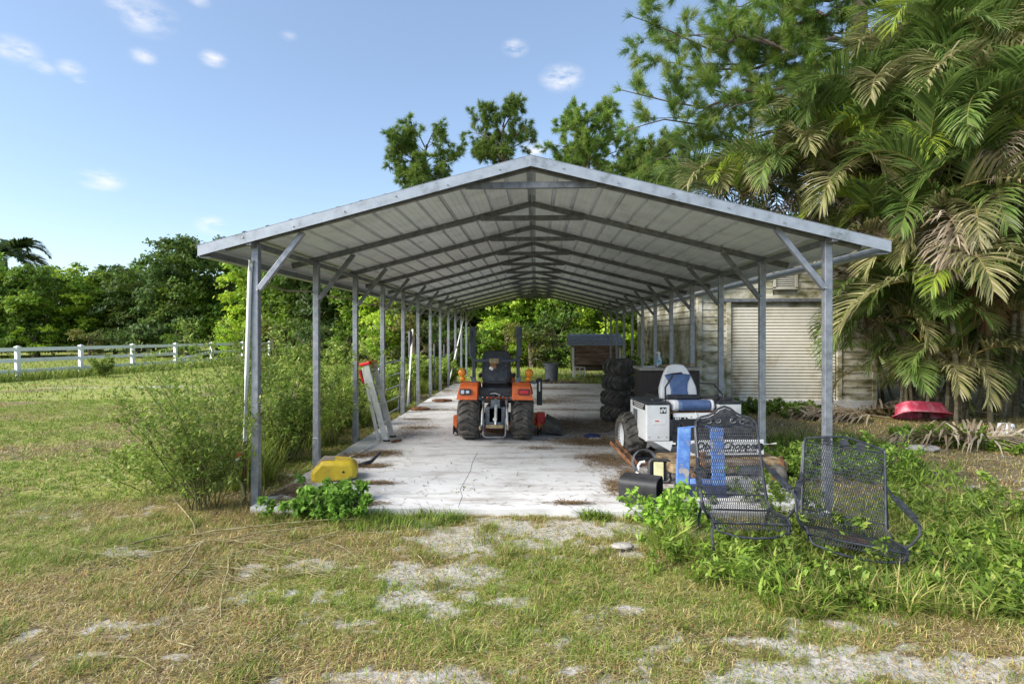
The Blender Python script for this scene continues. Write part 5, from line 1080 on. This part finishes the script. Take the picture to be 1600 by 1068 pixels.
# ------------------------------------------------------------------ wrought iron chairs
def build_chair(name, label, loc, rot, W, style):
    """seat and back of expanded metal in a bent tube frame; faces -Y"""
    t = thing(name, label, 'chair', loc, rot=rot); h = W/2
    legs = style == 'arch'
    SZ = .335 if legs else .20; D = .45; BH = .50; lean = .20
    def P(mb, nm, m=m_blackmetal, par=t, smooth=True): return mb.build(nm, m, par, smooth)
    # profile of the sling: front lip, seat, back (u along, gives y, z)
    prof = [(-D-.01, SZ-.07), (-D+.0, SZ-.02), (-D+.05, SZ+.005), (-D*.5, SZ-.02), (-.08, SZ-.035), (-.02, SZ-.01), (.01, SZ+.05), (.01+lean*.5, SZ+.05+BH*.5), (.01+lean, SZ+.05+BH)]
    seg = [0]
    for i in range(len(prof)-1): seg.append(seg[-1]+math.hypot(prof[i+1][0]-prof[i][0], prof[i+1][1]-prof[i][1]))
    def at(u):
        for i in range(len(prof)-1):
            if u <= seg[i+1] or i == len(prof)-2:
                f = (u-seg[i])/(seg[i+1]-seg[i]); return (prof[i][0]+(prof[i+1][0]-prof[i][0])*f, prof[i][1]+(prof[i+1][1]-prof[i][1])*f)
    Ut = seg[-1]; cw, chh = .0155, .027; nu = int(Ut/chh); nx = int(W/cw); V, Q = [], []
    th = .0024
    def node(i, j, dx): u = min(Ut, i*Ut/nu); y, z = at(u); wf = 1.0 if u > seg[5] else 1.06; return Vector(((-h+(j)*W/nx+dx)*wf, y, z))
    for i in range(nu):
        for j in range(nx):
            o = (i % 2)*.5*W/nx
            a = node(i, j, o); 
            for sgn in (-1, 1):
                b = node(i+1, j, o+sgn*.5*W/nx)
                if abs(b.x) > h*1.07: continue
                d = (b-a).normalized(); s = Vector((d.z*0+1, 0, 0)); s = (s-d*s.dot(d)).normalized()*th; n_ = d.cross(s).normalized()*th*.9; k = len(V)
                V += [a-s, a+s, a+n_, b-s, b+s, b+n_]; Q += [(k, k+1, k+4, k+3), (k+1, k+2, k+5, k+4), (k+2, k, k+3, k+5)]
    me = np_mesh('expanded_mesh', np.array([tuple(v) for v in V]), quads=Q, mat=m_blackmetal); o = inst('expanded_mesh', me, t); tag(o, kind='stuff')
    # side rails following the profile, front bar
    for s in (-1, 1):
        pts = [(s*h*(1.06 if u < seg[5] else 1.0), *at(u)) for u in np.linspace(0, Ut, 26)]; P(MB().tube(pts, .0095, 8), 'side_rail')
        P(MB().tube([(s*h*1.07, .03, SZ+.02), (s*(h*1.04), .03+lean*.4, SZ+.05+BH*.4), (s*(h*1.02), .02+lean, SZ+.05+BH*.97)], .008, 8), 'back_stay')
    for u in (seg[1], seg[4]): P(MB().tube([(x*h*1.05, at(u)[0], at(u)[1]-.006) for x in (-1,-.5,0,.5,1)], .008, 8), 'cross_bar')
    for u in (Ut-.001, seg[6]): P(MB().tube([(x*h, at(u)[0]+.004, at(u)[1]) for x in (-1,0,1)], .007, 8), 'cross_bar')
    lip = [(-h*1.06,-.25,SZ-.03),(-h*1.06,-D+.02,SZ-.02),(-h*.96,-D-.035,SZ-.075),(-h*.5,-D-.06,SZ-.10),(0,-D-.07,SZ-.105),(h*.5,-D-.06,SZ-.10),(h*.96,-D-.035,SZ-.075),(h*1.06,-D+.02,SZ-.02),(h*1.06,-.25,SZ-.03)]
    P(MB().tube(lip, .0085, 8), 'front_rail')
    zt = SZ+.05+BH; yt = .01+lean
    if legs:   # shaped crest with scrolls
        crest = [(-h,yt,zt),(-h*.98,yt+.01,zt+.035),(-h*.80,yt+.025,zt+.075),(-h*.55,yt+.03,zt+.088),(-h*.36,yt+.035,zt+.11),(-h*.20,yt+.045,zt+.145),(0,yt+.05,zt+.162)]
        hs = .085
    else:
        crest = [(-h,yt,zt),(-h*.98,yt+.01,zt+.022),(-h*.7,yt+.015,zt+.040),(-h*.4,yt+.018,zt+.058),(-h*.2,yt+.02,zt+.072),(0,yt+.022,zt+.076)]; hs = .05
    cr = P(MB().tube(crest+[(-x,y,z) for x, y, z in reversed(crest[:-1])], .010, 8), 'crest_rail')
    if legs:
        ver = [(x, zt+.004) for x in (-h*.96, h*.96)]; top = [(p[0]*.97, p[2]-.012) for p in crest[1:]]
        poly = [(-h*.96, zt+.004)]+top+[(-x, z) for x, z in reversed(top[:-1])]+[(h*.96, zt+.004)]
        sm = MB().prism(poly, yt+.020, yt+.0212, 'XZ'); pl = P(sm, 'crest_plate', m_blackmetal, t, False)
        for s in (-1, 1):
            sp = [(s*(.035+.05*a*math.cos(a*5.0)*.5+.02), yt+.014, zt+.055+.05*a*math.sin(a*5.0)*.5) for a in np.linspace(.15, 1.15, 16)]; P(MB().tube(sp, .0045, 6), 'scroll', m_zinc_dull_shaded, pl)
            sp = [(s*(.14+.045*a*math.cos(-a*4.6)*.8), yt+.014, zt+.035+.035*a*math.sin(-a*4.6)*.7) for a in np.linspace(.15, 1.1, 16)]; P(MB().tube(sp, .004, 6), 'scroll', m_zinc_dull_shaded, pl)
            for q in range(3):
                lf = MB(); c = Vector((s*(.06+.055*q), yt+.012, zt+.075-.016*q)); lf.ball(c, .022, 8, 6, (1,.12,.5)); P(lf, 'leaf_ornament', m_blackmetal, pl)
    else:
        for i, x in enumerate((-h*.42, 0, h*.42)):
            lf = MB(); c = Vector((x, yt+.012, zt+(.026 if x else .034))); pts = []
            for k in range(14): a = 2*math.pi*k/14; r = .034*(1+.22*math.cos(5*a)); pts.append((c.x+r*math.cos(a), c.z+r*.95*math.sin(a)))
            lf.prism(pts, yt+.010, yt+.0125, 'XZ'); P(lf, 'leaf_ornament', m_blackmetal, t, False)
        P(MB().tube([(-h*.95,yt+.012,zt+.01),(-h*.42,yt+.012,zt+.028),(0,yt+.012,zt+.014),(h*.42,yt+.012,zt+.028),(h*.95,yt+.012,zt+.01)], .004, 6), 'vine_ornament')
    # arms
    for s in (-1, 1):
        x = s*h
        a = [(x*1.03,.01+lean*.52,SZ+.05+BH*.52),(x*1.12,-.02,SZ+.255),(x*1.25,-.16,SZ+.205),(x*1.32,-.29,SZ+.175),(x*1.34,-.36,SZ+.15),(x*1.33,-.385,SZ+.10),(x*1.24,-.36,SZ+.03),(x*1.10,-.33,SZ-.03)]
        ar = P(MB().tube(a, .0095, 8), 'arm'); 
        pd = MB(); 
        for p, q in ((a[1], a[2]), (a[2], a[3])): pd.beam(Vector(p)+Vector((0,0,.012)), Vector(q)+Vector((0,0,.012)), .042, .008)
        P(pd, 'arm_pad', m_blackmetal, ar, False); P(MB().tube([(p[0]*1.0, p[1]+.01, p[2]-.022) for p in a[0:4]], .006, 6), 'arm_stay', m_blackmetal, ar)
    if legs:
        for s in (-1, 1):
            P(MB().tube([(s*h*1.05,-D+.06,SZ-.02),(s*h*1.10,-D+.02,SZ*.6),(s*h*1.06,-D+.01,.10),(s*h*1.08,-D-.02,-.05)], .011, 8), 'leg'); P(MB().tube([(s*h*1.05,-.05,SZ-.03),(s*h*1.05,.05,SZ*.5),(s*h*1.05,.10,-.05)], .011, 8), 'leg')
            P(MB().tube([(s*h*1.08,-D+.02,.07),(s*h*1.08,-.2,.05),(s*h*1.08,.06,.07)], .009, 8), 'runner')
    else:
        P(MB().cyl((0,-.2,-.02),(0,-.2,SZ-.03),.03,12), 'swivel_stump', m_rust); P(MB().box((0,-.2,SZ-.04),(.2,.2,.012)), 'swivel_plate', m_rust)
    return t
build_chair('iron_armchair', 'black iron mesh armchair with arched scrolled crest before the blue stand', (1.55, 4.56, -.05), (0, 0, math.radians(-3)), .49, 'arch')
build_chair('iron_armchair', 'legless black iron mesh armchair with leaf crest, tilted in the long grass', (2.27, 4.38, -.02), (math.radians(-4), math.radians(6), math.radians(-17)), .56, 'flat')

# ------------------------------------------------------------------ small things on the slab
m_stone = M('pale_stone', [(.20,.18,.15),(.36,.33,.29),(.46,.44,.40)], .95, scale=9, bump=.6, bscale=30)
def build_small():
    # blue stand
    m_blue = M('chipped_blue_paint', [(.36,.33,.31),(.08,.17,.45),(.10,.22,.56),(.20,.36,.66)], .6, scale=10, bump=.15, pos=[.34,.41,.5,.68])
    a = AT(1068, 778, 5.72); b = AT(1121, 778, 5.72); t = thing('blue_stand', 'chipped blue steel U-stand between the black box and the arched chair', 'stand', ((a.x+b.x)/2, 5.72, 0), math.radians(-3)); hw = (b.x-a.x)/2
    for s in (-1, 1):
        u = MB().box((s*hw*1.0, 0, .37), (.125, .05, .60), (0, s*math.radians(-2), 0)).build('upright', m_blue, t, bevel=.008)
        MB().add([(s*hw-s*.06,-.02,.67),(s*hw+s*.06,-.02,.67),(s*(hw-.12),-.02,.69),(s*hw-s*.06,.02,.67),(s*hw+s*.06,.02,.67),(s*(hw-.12),.02,.69)], [(0,1,2),(3,5,4),(0,3,4,1),(1,4,5,2),(2,5,3,0)]).build('top_gusset', m_blue, u)
    MB().box((0,0,.06),(hw*2+.16,.09,.12)).build('base_bar', M('navy_paint', [(.02,.03,.08),(.04,.05,.10)], .5), t, bevel=.01)
    MB().box((0,.0,.145),(hw*2-.12,.05,.05)).build('cross_bar', m_blue, t, bevel=.006)
    # black moulded box lying on its side, mouth to the right
    p = G(1008, 786); t = thing('black_box', 'black moulded plastic box lying on its side at the slab edge', 'box', (p.x-.02, p.y+.10, 0), math.radians(-24))
    def arch(r, w, h): return [(-w/2,0),(w/2,0),(w/2,h-r)]+[(w/2-r+r*math.cos(math.radians(a)), h-r+r*math.sin(math.radians(a))) for a in (15,30,45,60,75,90)]+[(-w/2+r+r*math.cos(math.radians(a)), h-r+r*math.sin(math.radians(a))) for a in (90,105,120,135,150,165,180)]
    o, i_ = arch(.07,.30,.235), arch(.06,.27,.215); n = len(o); mb = MB(); Ln = .36
    i_ = [(x, z+.010) for x, z in i_]
    mb.v = [(-Ln/2, y, z) for y, z in o]+[(Ln/2, y, z) for y, z in o]+[(Ln/2, y, z) for y, z in i_]+[(-Ln/2+.03, y, z) for y, z in i_]
    mb.f = [tuple(range(n)), tuple(reversed(range(3*n, 4*n)))]
    for k in range(3):
        for q in range(n): mb.f.append((k*n+q, (k+1)*n+q, (k+1)*n+(q+1) % n, k*n+(q+1) % n))
    mb.build('shell', m_black, t, True, .006)
    # padded frame and grey ring behind it
    p = G(1040, 757); t = thing('padded_frame', 'black rounded frame with a pale yellow pad behind the black box', 'filter', (p.x-.05, p.y+.05, 0), math.radians(-10), rot=(math.radians(-14),0,math.radians(-10)))
    ring = []
    for cx, cz, a0 in ((.06,.20,0),(-.06,.20,90),(-.06,.06,180),(.06,.06,270)):
        for k in range(5): a = math.radians(a0+22.5*k); ring.append((cx+.045*math.cos(a), 0, cz+.045*math.sin(a)))
    MB().tube(ring, .022, 8, closed=True).build('frame', m_black, t, True); MB().box((-.01,.01,.13),(.105,.05,.19)).build('pad', M('pale_yellow_foam', [(.48,.47,.25),(.62,.60,.36)], .9, scale=12, bump=.2), t, bevel=.01); MB().box((0,.035,.13),(.17,.02,.2)).build('backing', m_black, t)
    p = G(1010, 748); t = thing('grey_ring', 'grey plastic hoop leaning behind the black box', 'hoop', (p.x+.03, p.y+.12, .0), rot=(math.radians(-20),0,math.radians(15)))
    MB().lathe([(.145,-.035),(.15,-.035),(.15,.035),(.145,.035)], 32, (0,0,.15), 'Y', True).build('hoop', m_zinc_dull_shaded, t, True)
    p = G(998, 745); o = MB().tube([(0,0,.02),(.02,.05,.11),(.05,.06,.15),(.10,.06,.16)], .017, 8).build('pipe_elbow', m_white, None, True, loc=(p.x-.02,p.y,0)); tag(o, 'white pipe elbow standing behind the black box', 'pipe')
    # rusty jack frame by the wheel
    p = G(990, 728); t = thing('rusty_jack', 'rusty angle-iron frame lying against the mower wheel', 'jack', (p.x-.06, p.y, 0), math.radians(30))
    for x in (-.045, .045): MB().beam((x,.30,.24),(x,-.12,.04),.012,.05).build('side_rail', m_rust, t)
    for f in (.2,.5,.85): MB().beam((-.045,.30-.42*f,.24-.2*f),(.045,.30-.42*f,.24-.2*f),.03,.012).build('rung', m_deckrust, t)
    p = G(985, 712); o = MB().tube([(0,0,.0),(.0,.01,.35),(.015,.02,.60),(.045,.03,.68)], [.026,.028,.026,.018], 8).build('rusty_strap', m_rust, None, True, loc=(p.x+.01,p.y-.02,0)); tag(o, 'upright rust-brown strap leaning on the mower wheel', 'strap')
    # scraps under the mower
    for i, (a, b, w, d, h_, rz, m_, lab, nm) in enumerate([(1000,728,.10,.5,.03,.6,m_rust,'rusty plank between the mower wheel and the black box','rusty_plank'),(1015,722,.40,.10,.06,.1,m_blackmetal,'dark bar lying under the mower front','dark_bar'),(1150,765,.36,.20,.10,.1,m_conc,'concrete block behind the mesh of the arched chair','concrete_block'),(1190,755,.14,.30,.22,-.3,m_conc,'upright concrete lump right of the arched chair','concrete_lump')]):
        p = G(a, b); o = MB().box((0,0,h_/2),(w,d,h_)).build(nm, m_, None, bevel=.012, loc=(p.x,p.y+d*.4,.002)); o.rotation_euler = (0,0,rz); tag(o, lab, nm.split('_')[1])
    p = G(1017, 712); t = thing('pie_dish', 'pale dish of pine needles on the dark bar under the mower', 'dish', (p.x, p.y, .06)); MB().lathe([(.04,.0),(.085,.025),(.09,.03),(.08,.026),(.04,.006),(.001,.006)], 22).build('dish', m_alu, t, True); MB().lathe([(.06,.02),(.03,.05),(.001,.075)], 12).build('needle_heap', m_rust, t)
    p = G(925, 683); t = thing('blue_rag', 'crumpled blue and white cap lying on needle litter', 'cap', (p.x, p.y, 0)); MB().ball((0,0,.02),.13,14,8,(1,.75,.32)).build('crown', M('navy_cloth', (.02,.03,.10), .9), t, True); MB().rbox((.04,-.14,.012),(.20,.10,.012),.04).build('brim', m_white, t)
    # brown cabinet
    m_cab = M('brown_cabinet', [(.035,.026,.024),(.06,.045,.04)], .6, scale=4, bump=.05, stretch=(1,1,.2)); m_top = M('laminate_top', [(.30,.27,.22),(.48,.45,.40)], .6, scale=6)
    t = thing('brown_cabinet', 'dark brown base cabinet with pale worktop against the carport posts', 'cabinet', (2.15, 9.55, 0))
    MB().box((0,0,.52),(.93,.58,.98)).build('carcass', m_cab, t, bevel=.004); MB().box((0,-.01,1.035),(.98,.64,.045)).build('worktop', m_top, t, bevel=.005); MB().box((0,-.0,.04),(.90,.52,.08)).build('plinth', m_dark, t)
    MB().box((-.235,-.302,.54),(.45,.018,.86)).build('cabinet_door', m_cab, t, bevel=.004); MB().box((.235,-.302,.54),(.45,.018,.86)).build('cabinet_door', m_cab, t, bevel=.004)
    t2 = thing('spray_bottle', 'blue and white spray bottle standing on the worktop', 'bottle', (2.03, 9.52, 1.058)); MB().lathe([(.001,0),(.04,0),(.042,.02),(.042,.10),(.03,.15),(.016,.18),(.016,.20)], 18).build('bottle', M('blue_label', [(.10,.34,.58),(.55,.66,.72)], .4, scale=12, pos=[.45,.55]), t2, True); MB().lathe([(.018,.20),(.018,.235),(.001,.235)], 12).build('cap', m_white, t2, True); MB().box((-.02,0,.23),(.07,.02,.02)).build('nozzle', m_white, t2, bevel=.004)
    o = MB().beam((-.20,0,.02),(.36,.0,.035),.07,.03).build('wood_offcut', m_deckrust, None, loc=(2.2,9.40,1.058)); tag(o, 'brown wooden offcut lying along the cabinet worktop', 'wood')
    o = MB().box((0,0,.006),(.20,.14,.01)).build('paper_pad', m_white, None, loc=(1.84,9.42,1.059)); tag(o, 'white papers on the left end of the worktop', 'paper')
    # yellow cover
    m_yel = M('yellow_plastic', [(.24,.19,.11),(.52,.36,.06),(.68,.47,.03),(.78,.58,.05)], .55, scale=8, bump=.25, bscale=12, pos=[.30,.40,.48,.7]); p = G(516, 752); t = thing('yellow_cover', 'cracked yellow plastic machine cover lying on the slab by the second post', 'cover', (p.x, p.y+.16, 0), math.radians(14))
    out = [(-.235,0),(-.245,.09),(-.20,.15),(-.13,.225),(.02,.215),(.06,.205),(.15,.20),(.215,.16),(.24,.10),(.235,.03)]
    mb = MB(); n = len(out)
    for y, f in ((-.17,.86),(-.13,1.0),(.13,1.0),(.17,.86)): mb.v += [(x*f, y, z*f) for x, z in out]
    for k in range(3):
        for q in range(n-1): mb.f.append((k*n+q, k*n+q+1, (k+1)*n+q+1, (k+1)*n+q))
    mb.f += [tuple(range(n)), tuple(range(3*n, 4*n))]; mb.build('shell', m_yel, t, True, .015); MB().cyl((.10,-.152,.10),(.10,-.172,.10),.014,10).build('bolt_hole', m_black, t)
    MB().add([(-.20,-.11,.160),(-.13,-.11,.229),(-.0,-.11,.222),(-.02,.11,.222),(-.13,.11,.229),(-.20,.11,.160)], [(0,1,4,5),(1,2,3,4)]).build('dirt_crust', M('dirt', [(.20,.16,.12),(.36,.31,.24)], .95, scale=14, bump=.4), t)
    a, b = G(537,720), G(591,693); o = MB().tube([(0,0,.02),tuple(Vector((b.x-a.x,b.y-a.y,.02))*.5),(b.x-a.x,b.y-a.y,.03)], .012, 8).build('white_pole', m_white, None, True, loc=(a.x,a.y,0)); tag(o, 'thin white pole lying on the slab behind the yellow cover', 'pole')
    a = G(550,730); o = MB().tube([(0,0,.03),(.12,.06,.03),(.20,.12,.05),(.26,.30,.12)], [.03,.026,.022,.018], 8).build('bent_lever', m_blackmetal, None, True, loc=(a.x,a.y,0)); tag(o, 'bent dark lever on needle litter right of the yellow cover', 'lever')
    a = G(612,692); o = MB().beam((0,0,.02),(.10,.16,.02),.03,.03).build('dark_peg', m_rust, None, loc=(a.x,a.y,0)); tag(o, 'short rusty peg on the slab at the ladder foot', 'peg')
    for i, (a, b, rx, lab) in enumerate([(690,627,.16,'brown fibre mat on the slab left of the tractor'),(655,640,.14,'brown crumbled brick pile at the slab edge near the tube gate')]):
        p = G(a, b); rs = random.Random(i); mb = MB(); n = 14
        for ring, (f, z) in enumerate(((1,.0),(1,.03),(.7,.05),(.05,.055))):
            for k in range(n): an = 6.283*k/n; r = rx*f*(1+.2*math.sin(3*an+i)+rs.uniform(-.08,.08)); mb.v.append((r*1.4*math.cos(an), r*.9*math.sin(an), z+rs.uniform(0,.012)))
        for q in range(3):
            for k in range(n): mb.f.append((q*n+k, q*n+(k+1) % n, (q+1)*n+(k+1) % n, (q+1)*n+k))
        o = mb.build('brown_mat' if i == 0 else 'brick_rubble', m_rust, None, loc=(p.x,p.y,.002)); tag(o, lab, 'mat' if i == 0 else 'rubble')
    # step ladder leaning at the third post
    t = thing('step_ladder', 'folded aluminium step ladder with red top leaning at the third post', 'ladder', (-2.22, 8.62, 0)); dx, H = -.30, 1.13
    def rail(y, w, d, name, x0=0, x1=dx, z0=0, z1=H, m_=m_alu): return MB().beam((x0,y,z0),(x1,y,z1),w,d,up=(1,0,0)).build(name, m_, t, bevel=.004)
    rail(-.20,.03,.085,'front_rail'); rail(.16,.03,.085,'front_rail',0,dx*.95)
    rail(-.17,.025,.05,'rear_rail',-.12,dx-.05,.01,H-.05); rail(.13,.025,.05,'rear_rail',-.12,dx-.05,.01,H-.05)
    for f in (.22,.46,.70): MB().box((dx*f-.02,-.02,H*f),(.09,.35,.03),(0,math.radians(-14),0)).build('step', m_alu, t, bevel=.004)
    MB().box((dx-.02,-.02,H+.02),(.16,.42,.05),(0,math.radians(-14),0)).build('top_cap', m_red, t, bevel=.012); MB().box((dx-.085,-.02,H-.17),(.03,.30,.20),(0,math.radians(-14),0)).build('paint_shelf', m_red, t, bevel=.008)
    for y in (-.20,.16): MB().box((.01,y,.012),(.10,.036,.03)).build('foot', m_black, t)
    # tube gate leaning outside the posts
    t = thing('tube_gate', 'galvanised tube gate leaning outside the carport posts behind the ladder', 'gate', (-2.86, 10.1, -.02), rot=(0,math.radians(4),0)); Ln = 1.75
    MB().tube([(0,.0,.06),(0,0,.95)]+[(0,.12-.12*math.cos(a),.95+.12*math.sin(a)) for a in np.linspace(.2,1.57,6)]+[(0,Ln,1.08)], .021, 8).build('frame_tube', m_zinc, t, True); MB().cyl((0,Ln,.0),(0,Ln,1.28),.026,10).build('end_stile', m_zinc, t, True)
    for z in (.08,.32,.56,.81): MB().cyl((0,0,z),(0,Ln,z),.018,8).build('gate_rail', m_zinc, t, True)
    for z in (.2,.9): MB().cyl((-.03,Ln,z),(.04,Ln,z),.012,8).build('hinge_pin', m_bolt, t)
    # loose poles and far posts by the open side
    for i, (x0, y0, x1, y1, z1, r, m_, lab) in enumerate([(-2.80,12.4,-2.86,13.2,1.7,.02,m_white,'slim white pole leaning by the middle posts'),(-2.88,13.05,-2.88,13.05,1.65,.05,m_zinc_dull_shaded,'dark square post set beside a middle carport post'),(-2.95,16.6,-2.95,16.6,1.3,.03,m_zinc,'short steel stake near the far carport posts'),(-2.95,18.4,-2.95,18.4,1.25,.03,m_zinc,'short steel stake beside the second last carport post'),(-2.7,17.6,-2.6,20.6,2.2,.018,m_white,'white pole leaning at the far end of the carport'),(-2.5,19.2,-1.5,20.8,1.0,.016,m_stalk,'long thin stick slanting behind the tractor')]):
        if i == 5: o = MB().tube([(0,0,2.2),(x1-x0,y1-y0,z1)], r, 6)
        else: o = MB().tube([(0,0,0),(x1-x0,y1-y0,z1)], r, 6)
        o = o.build('leaning_pole' if x0 != x1 else 'steel_stake', m_, None, True, loc=(x0,y0,0)); tag(o, lab, 'pole')
    # water pipe on the front post, hose tap, cable along the posts
    x = -POST_X-.055; t = thing('water_pipe', 'white plastic water pipe strapped up the front carport post', 'pipe', (x, POST_Y0-.05, 0))
    MB().tube([(-.03,0,.55),(-.012,0,1.2),(.02,0,2.2),(.03,0,2.27)], .021, 10).build('riser', m_white, t, True); MB().cyl((-.034,0,.46),(-.03,0,.58),.028,10).build('coupling', m_rope, t, True); MB().cyl((-.034,0,0),(-.034,0,.47),.02,10).build('rusty_pipe', m_rust, t, True); MB().cyl((.025,0,2.2),(.03,0,2.30),.027,10).build('elbow', m_white, t, True)
    tp = MB().tube([(-.034,0,.40),(-.07,-.03,.42),(-.09,-.05,.40)], .014, 8).build('tap', m_alu, t, True); MB().cyl((-.07,-.03,.43),(-.07,-.03,.46),.022,8).build('tap_handle', m_red, tp)
    o = MB().tube([(0,0,0),(.0,-.01,-.12),(.05,.0,-.22),(.07,.02,-.34),(.02,.05,-.41)], .013, 8).build('garden_hose', M('faded_green_hose', [(.24,.25,.08),(.34,.33,.14)], .6), None, True, loc=(x-.09,POST_Y0-.10,.395)); tag(o, 'faded green hose end hanging from the post tap', 'hose')
    pts = []
    for k in range(0, 9):
        pts.append((0, k*BAY, 2.12)); pts.append((.0, (k+.5)*BAY, 2.07+.02*(k % 2)))
    o = MB().tube(pts, .010, 6).build('cable_conduit', M('tan_cable', (.30,.24,.20), .6), None, True, loc=(-POST_X-.05,POST_Y0+.02,0)); tag(o, 'thin tan cable strung along the outside of the carport posts', 'cable')
    o = MB().tube([(0,0,0),(.10,1.0,-.5),(.28,2.2,-1.3)], .006, 5).build('slack_wire', m_stalk, None, True, loc=(-POST_X-.05,POST_Y0+4.2*BAY,2.05)); tag(o, 'slack wire hanging down behind the middle posts', 'wire')
    # bin at the slab end
    p = G(862, 598); t = thing('rubbish_bin', 'grey round plastic bin at the far end of the slab', 'bin', (p.x, p.y+.2, -.02))
    m_bin = M('grey_bin', [(.10,.11,.13),(.16,.17,.19)], .6, scale=6); MB().lathe([(.001,0),(.19,0),(.195,.02),(.235,.60),(.25,.60),(.25,.645),(.235,.65),(.222,.62),(.185,.05),(.001,.05)], 30).build('body', m_bin, t, True)
    for s in (-1, 1): MB().tube([(s*.24,-.06,.60),(s*.275,-.05,.57),(s*.28,0,.54),(s*.275,.05,.57),(s*.24,.06,.60)], .014, 6).build('handle', m_bin, t, True)
    o = MB().beam((-1.05,0,.04),(1.15,0,.04),.09,.09).build('timber_sleeper', m_bark, None, loc=(AT(850,604,18.6).x, 18.62, -.03)); tag(o, 'dark timber sleeper along the far slab end before the bin', 'timber')
    # hutch
    m_sh = M('blue_grey_shingle', [(.16,.18,.22),(.26,.28,.34),(.36,.38,.43)], .9, scale=10, bump=.4); m_brd = M('weathered_brown_board', [(.09,.055,.045),(.20,.13,.11),(.36,.29,.25)], .85, scale=5, bump=.3, stretch=(.3,1,3)); p = AT(932, 585, 21.6)
    t = thing('animal_hutch', 'low brown hutch with grey shingled roof standing on blocks', 'hutch', (p.x, 21.6, -.05)); W = 1.8
    MB().box((0,.5,.82),(W,1.0,.66)).build('box', m_brd, t)
    for k in range(4): MB().box((.06,-.012-.004*(k % 2),.56+.165*k),(W-.14,.022,.155)).build('board', m_brd, t, bevel=.004)
    for x in (-W/2+.03, W/2-.03): MB().box((x,-.02,.55),(.07,.06,1.15)).build('corner_post', m_white, t)
    MB().box((0,-.03,1.19),(W+.02,.05,.08)).build('eave_board', m_deckrust, t)
    for k in range(5):
        y0, z0 = -.16+.20*k, 1.20+.085*k; MB().add([(-W/2-.20+.02*k,y0,z0),(W/2+.20-.02*k,y0,z0),(W/2+.19-.02*k,y0+.26,z0+.085),(-W/2-.19+.02*k,y0+.26,z0+.085),(-W/2-.20+.02*k,y0,z0+.018),(W/2+.20-.02*k,y0,z0+.018),(W/2+.19-.02*k,y0+.26,z0+.10),(-W/2-.19+.02*k,y0+.26,z0+.10)], [(0,3,2,1),(4,5,6,7),(0,1,5,4),(1,2,6,5),(2,3,7,6),(3,0,4,7)]).build('shingle_course', m_sh, t)
    MB().box((0,.95,.9),(W,.05,1.4)).build('back_wall', m_brd, t)
    for x in (-W/2+.28, W/2-.3):
        p2 = (t.location.x+x, t.location.y+.05, -.05); o = thing('cinder_block', 'grey cinder block under the '+('near open' if x < 0 else 'garage-side')+' end of the hutch', 'block', p2); mb = MB()
        for zz in (.015,.185,.215,.385): mb.box((0,0,zz),(.40,.20,.03))
        for zz in (.10,.30):
            for xx in (-.183,0,.183): mb.box((xx,0,zz),(.034,.19,.14))
        mb.build('shell', m_conc, o)
    # pink tub, bucket, stone under the palms
    m_pink = M('faded_pink_plastic', [(.42,.03,.07),(.56,.07,.12),(.62,.36,.40)], .5, scale=5, pos=[.30,.46,.66], bump=.08); p = G(1452, 656); t = thing('plastic_tub', 'faded pink plastic tub tipped over under the palms', 'tub', (p.x, p.y+.3, .27), rot=(math.radians(156),math.radians(4),math.radians(10)))
    def sup(rx, ry, z, n=28): return [(rx*math.copysign(abs(math.cos(a))**.5, math.cos(a)), ry*math.copysign(abs(math.sin(a))**.5, math.sin(a)), z) for a in [2*math.pi*k/n for k in range(n)]]
    mb = MB(); n = 28; rings = [sup(.38,.15,0), sup(.42,.19,.02), sup(.47,.23,.22), sup(.52,.27,.23), sup(.52,.27,.245), sup(.46,.22,.24), sup(.41,.18,.03)]
    for r in rings: mb.v += r
    for k in range(len(rings)-1):
        for q in range(n): mb.f.append((k*n+q, k*n+(q+1) % n, (k+1)*n+(q+1) % n, (k+1)*n+q))
    mb.f += [tuple(range(n)), tuple(reversed(range(6*n, 7*n)))]; mb.build('shell', m_pink, t, True)
    p = G(1580, 680); t = thing('white_bucket', 'upturned white plastic bucket under the palms at the photo edge', 'bucket', (p.x, p.y+.1, 0)); MB().lathe([(.001,.17),(.10,.17),(.105,.16),(.125,.0),(.135,.0),(.135,-.04),(.12,-.04)], 26).build('shell', m_vinyl_w, t, True); MB().tube([(.14*math.cos(a),.14*math.sin(a)-.02,.0-.02*math.sin(a)) for a in np.linspace(3.3,6.1,12)], .005, 5).build('handle', m_bolt, t)
    for i, (a, b, w, lab) in enumerate([(1440,698,.24,'flat pale concrete chunk on the grass below the pink tub'),(972,848,.09,'pale stone on the sand before the slab'),(1400,688,.1,'small pale stone beside the flat concrete chunk'),(440,778,.22,'broken concrete lump at the foot of the piped post'),(465,792,.16,'smaller concrete lump beside the slab corner')]):
        p = G(a, b); rs = random.Random(i+50); mb = MB().ball((0,0,.0), 1, 10, 7); mb.v = [(v[0]*w*(1+rs.uniform(-.15,.15)), v[1]*w*.6*(1+rs.uniform(-.15,.15)), v[2]*w*.22*(1+rs.uniform(-.2,.2))) for v in mb.v]; o = mb.build('stone', m_stone, None, False, .01, (p.x,p.y,-.02)); tag(o, lab, 'stone')
build_small()

# hairline crack and fallen twigs on the slab
def build_crack():
    P = [G(x, y) for x, y in ((716,792),(722,775),(719,764),(728,748),(735,735),(738,722),(746,706))]; mb = MB()
    for p, q in zip(P[:-1], P[1:]): mb.beam((p.x, p.y, .0022), (q.x, q.y, .0022), .0025, .0012)
    mb.build('slab_crack', m_zinc_dull_shaded, bpy.data.objects['slab_bed'])
build_crack()
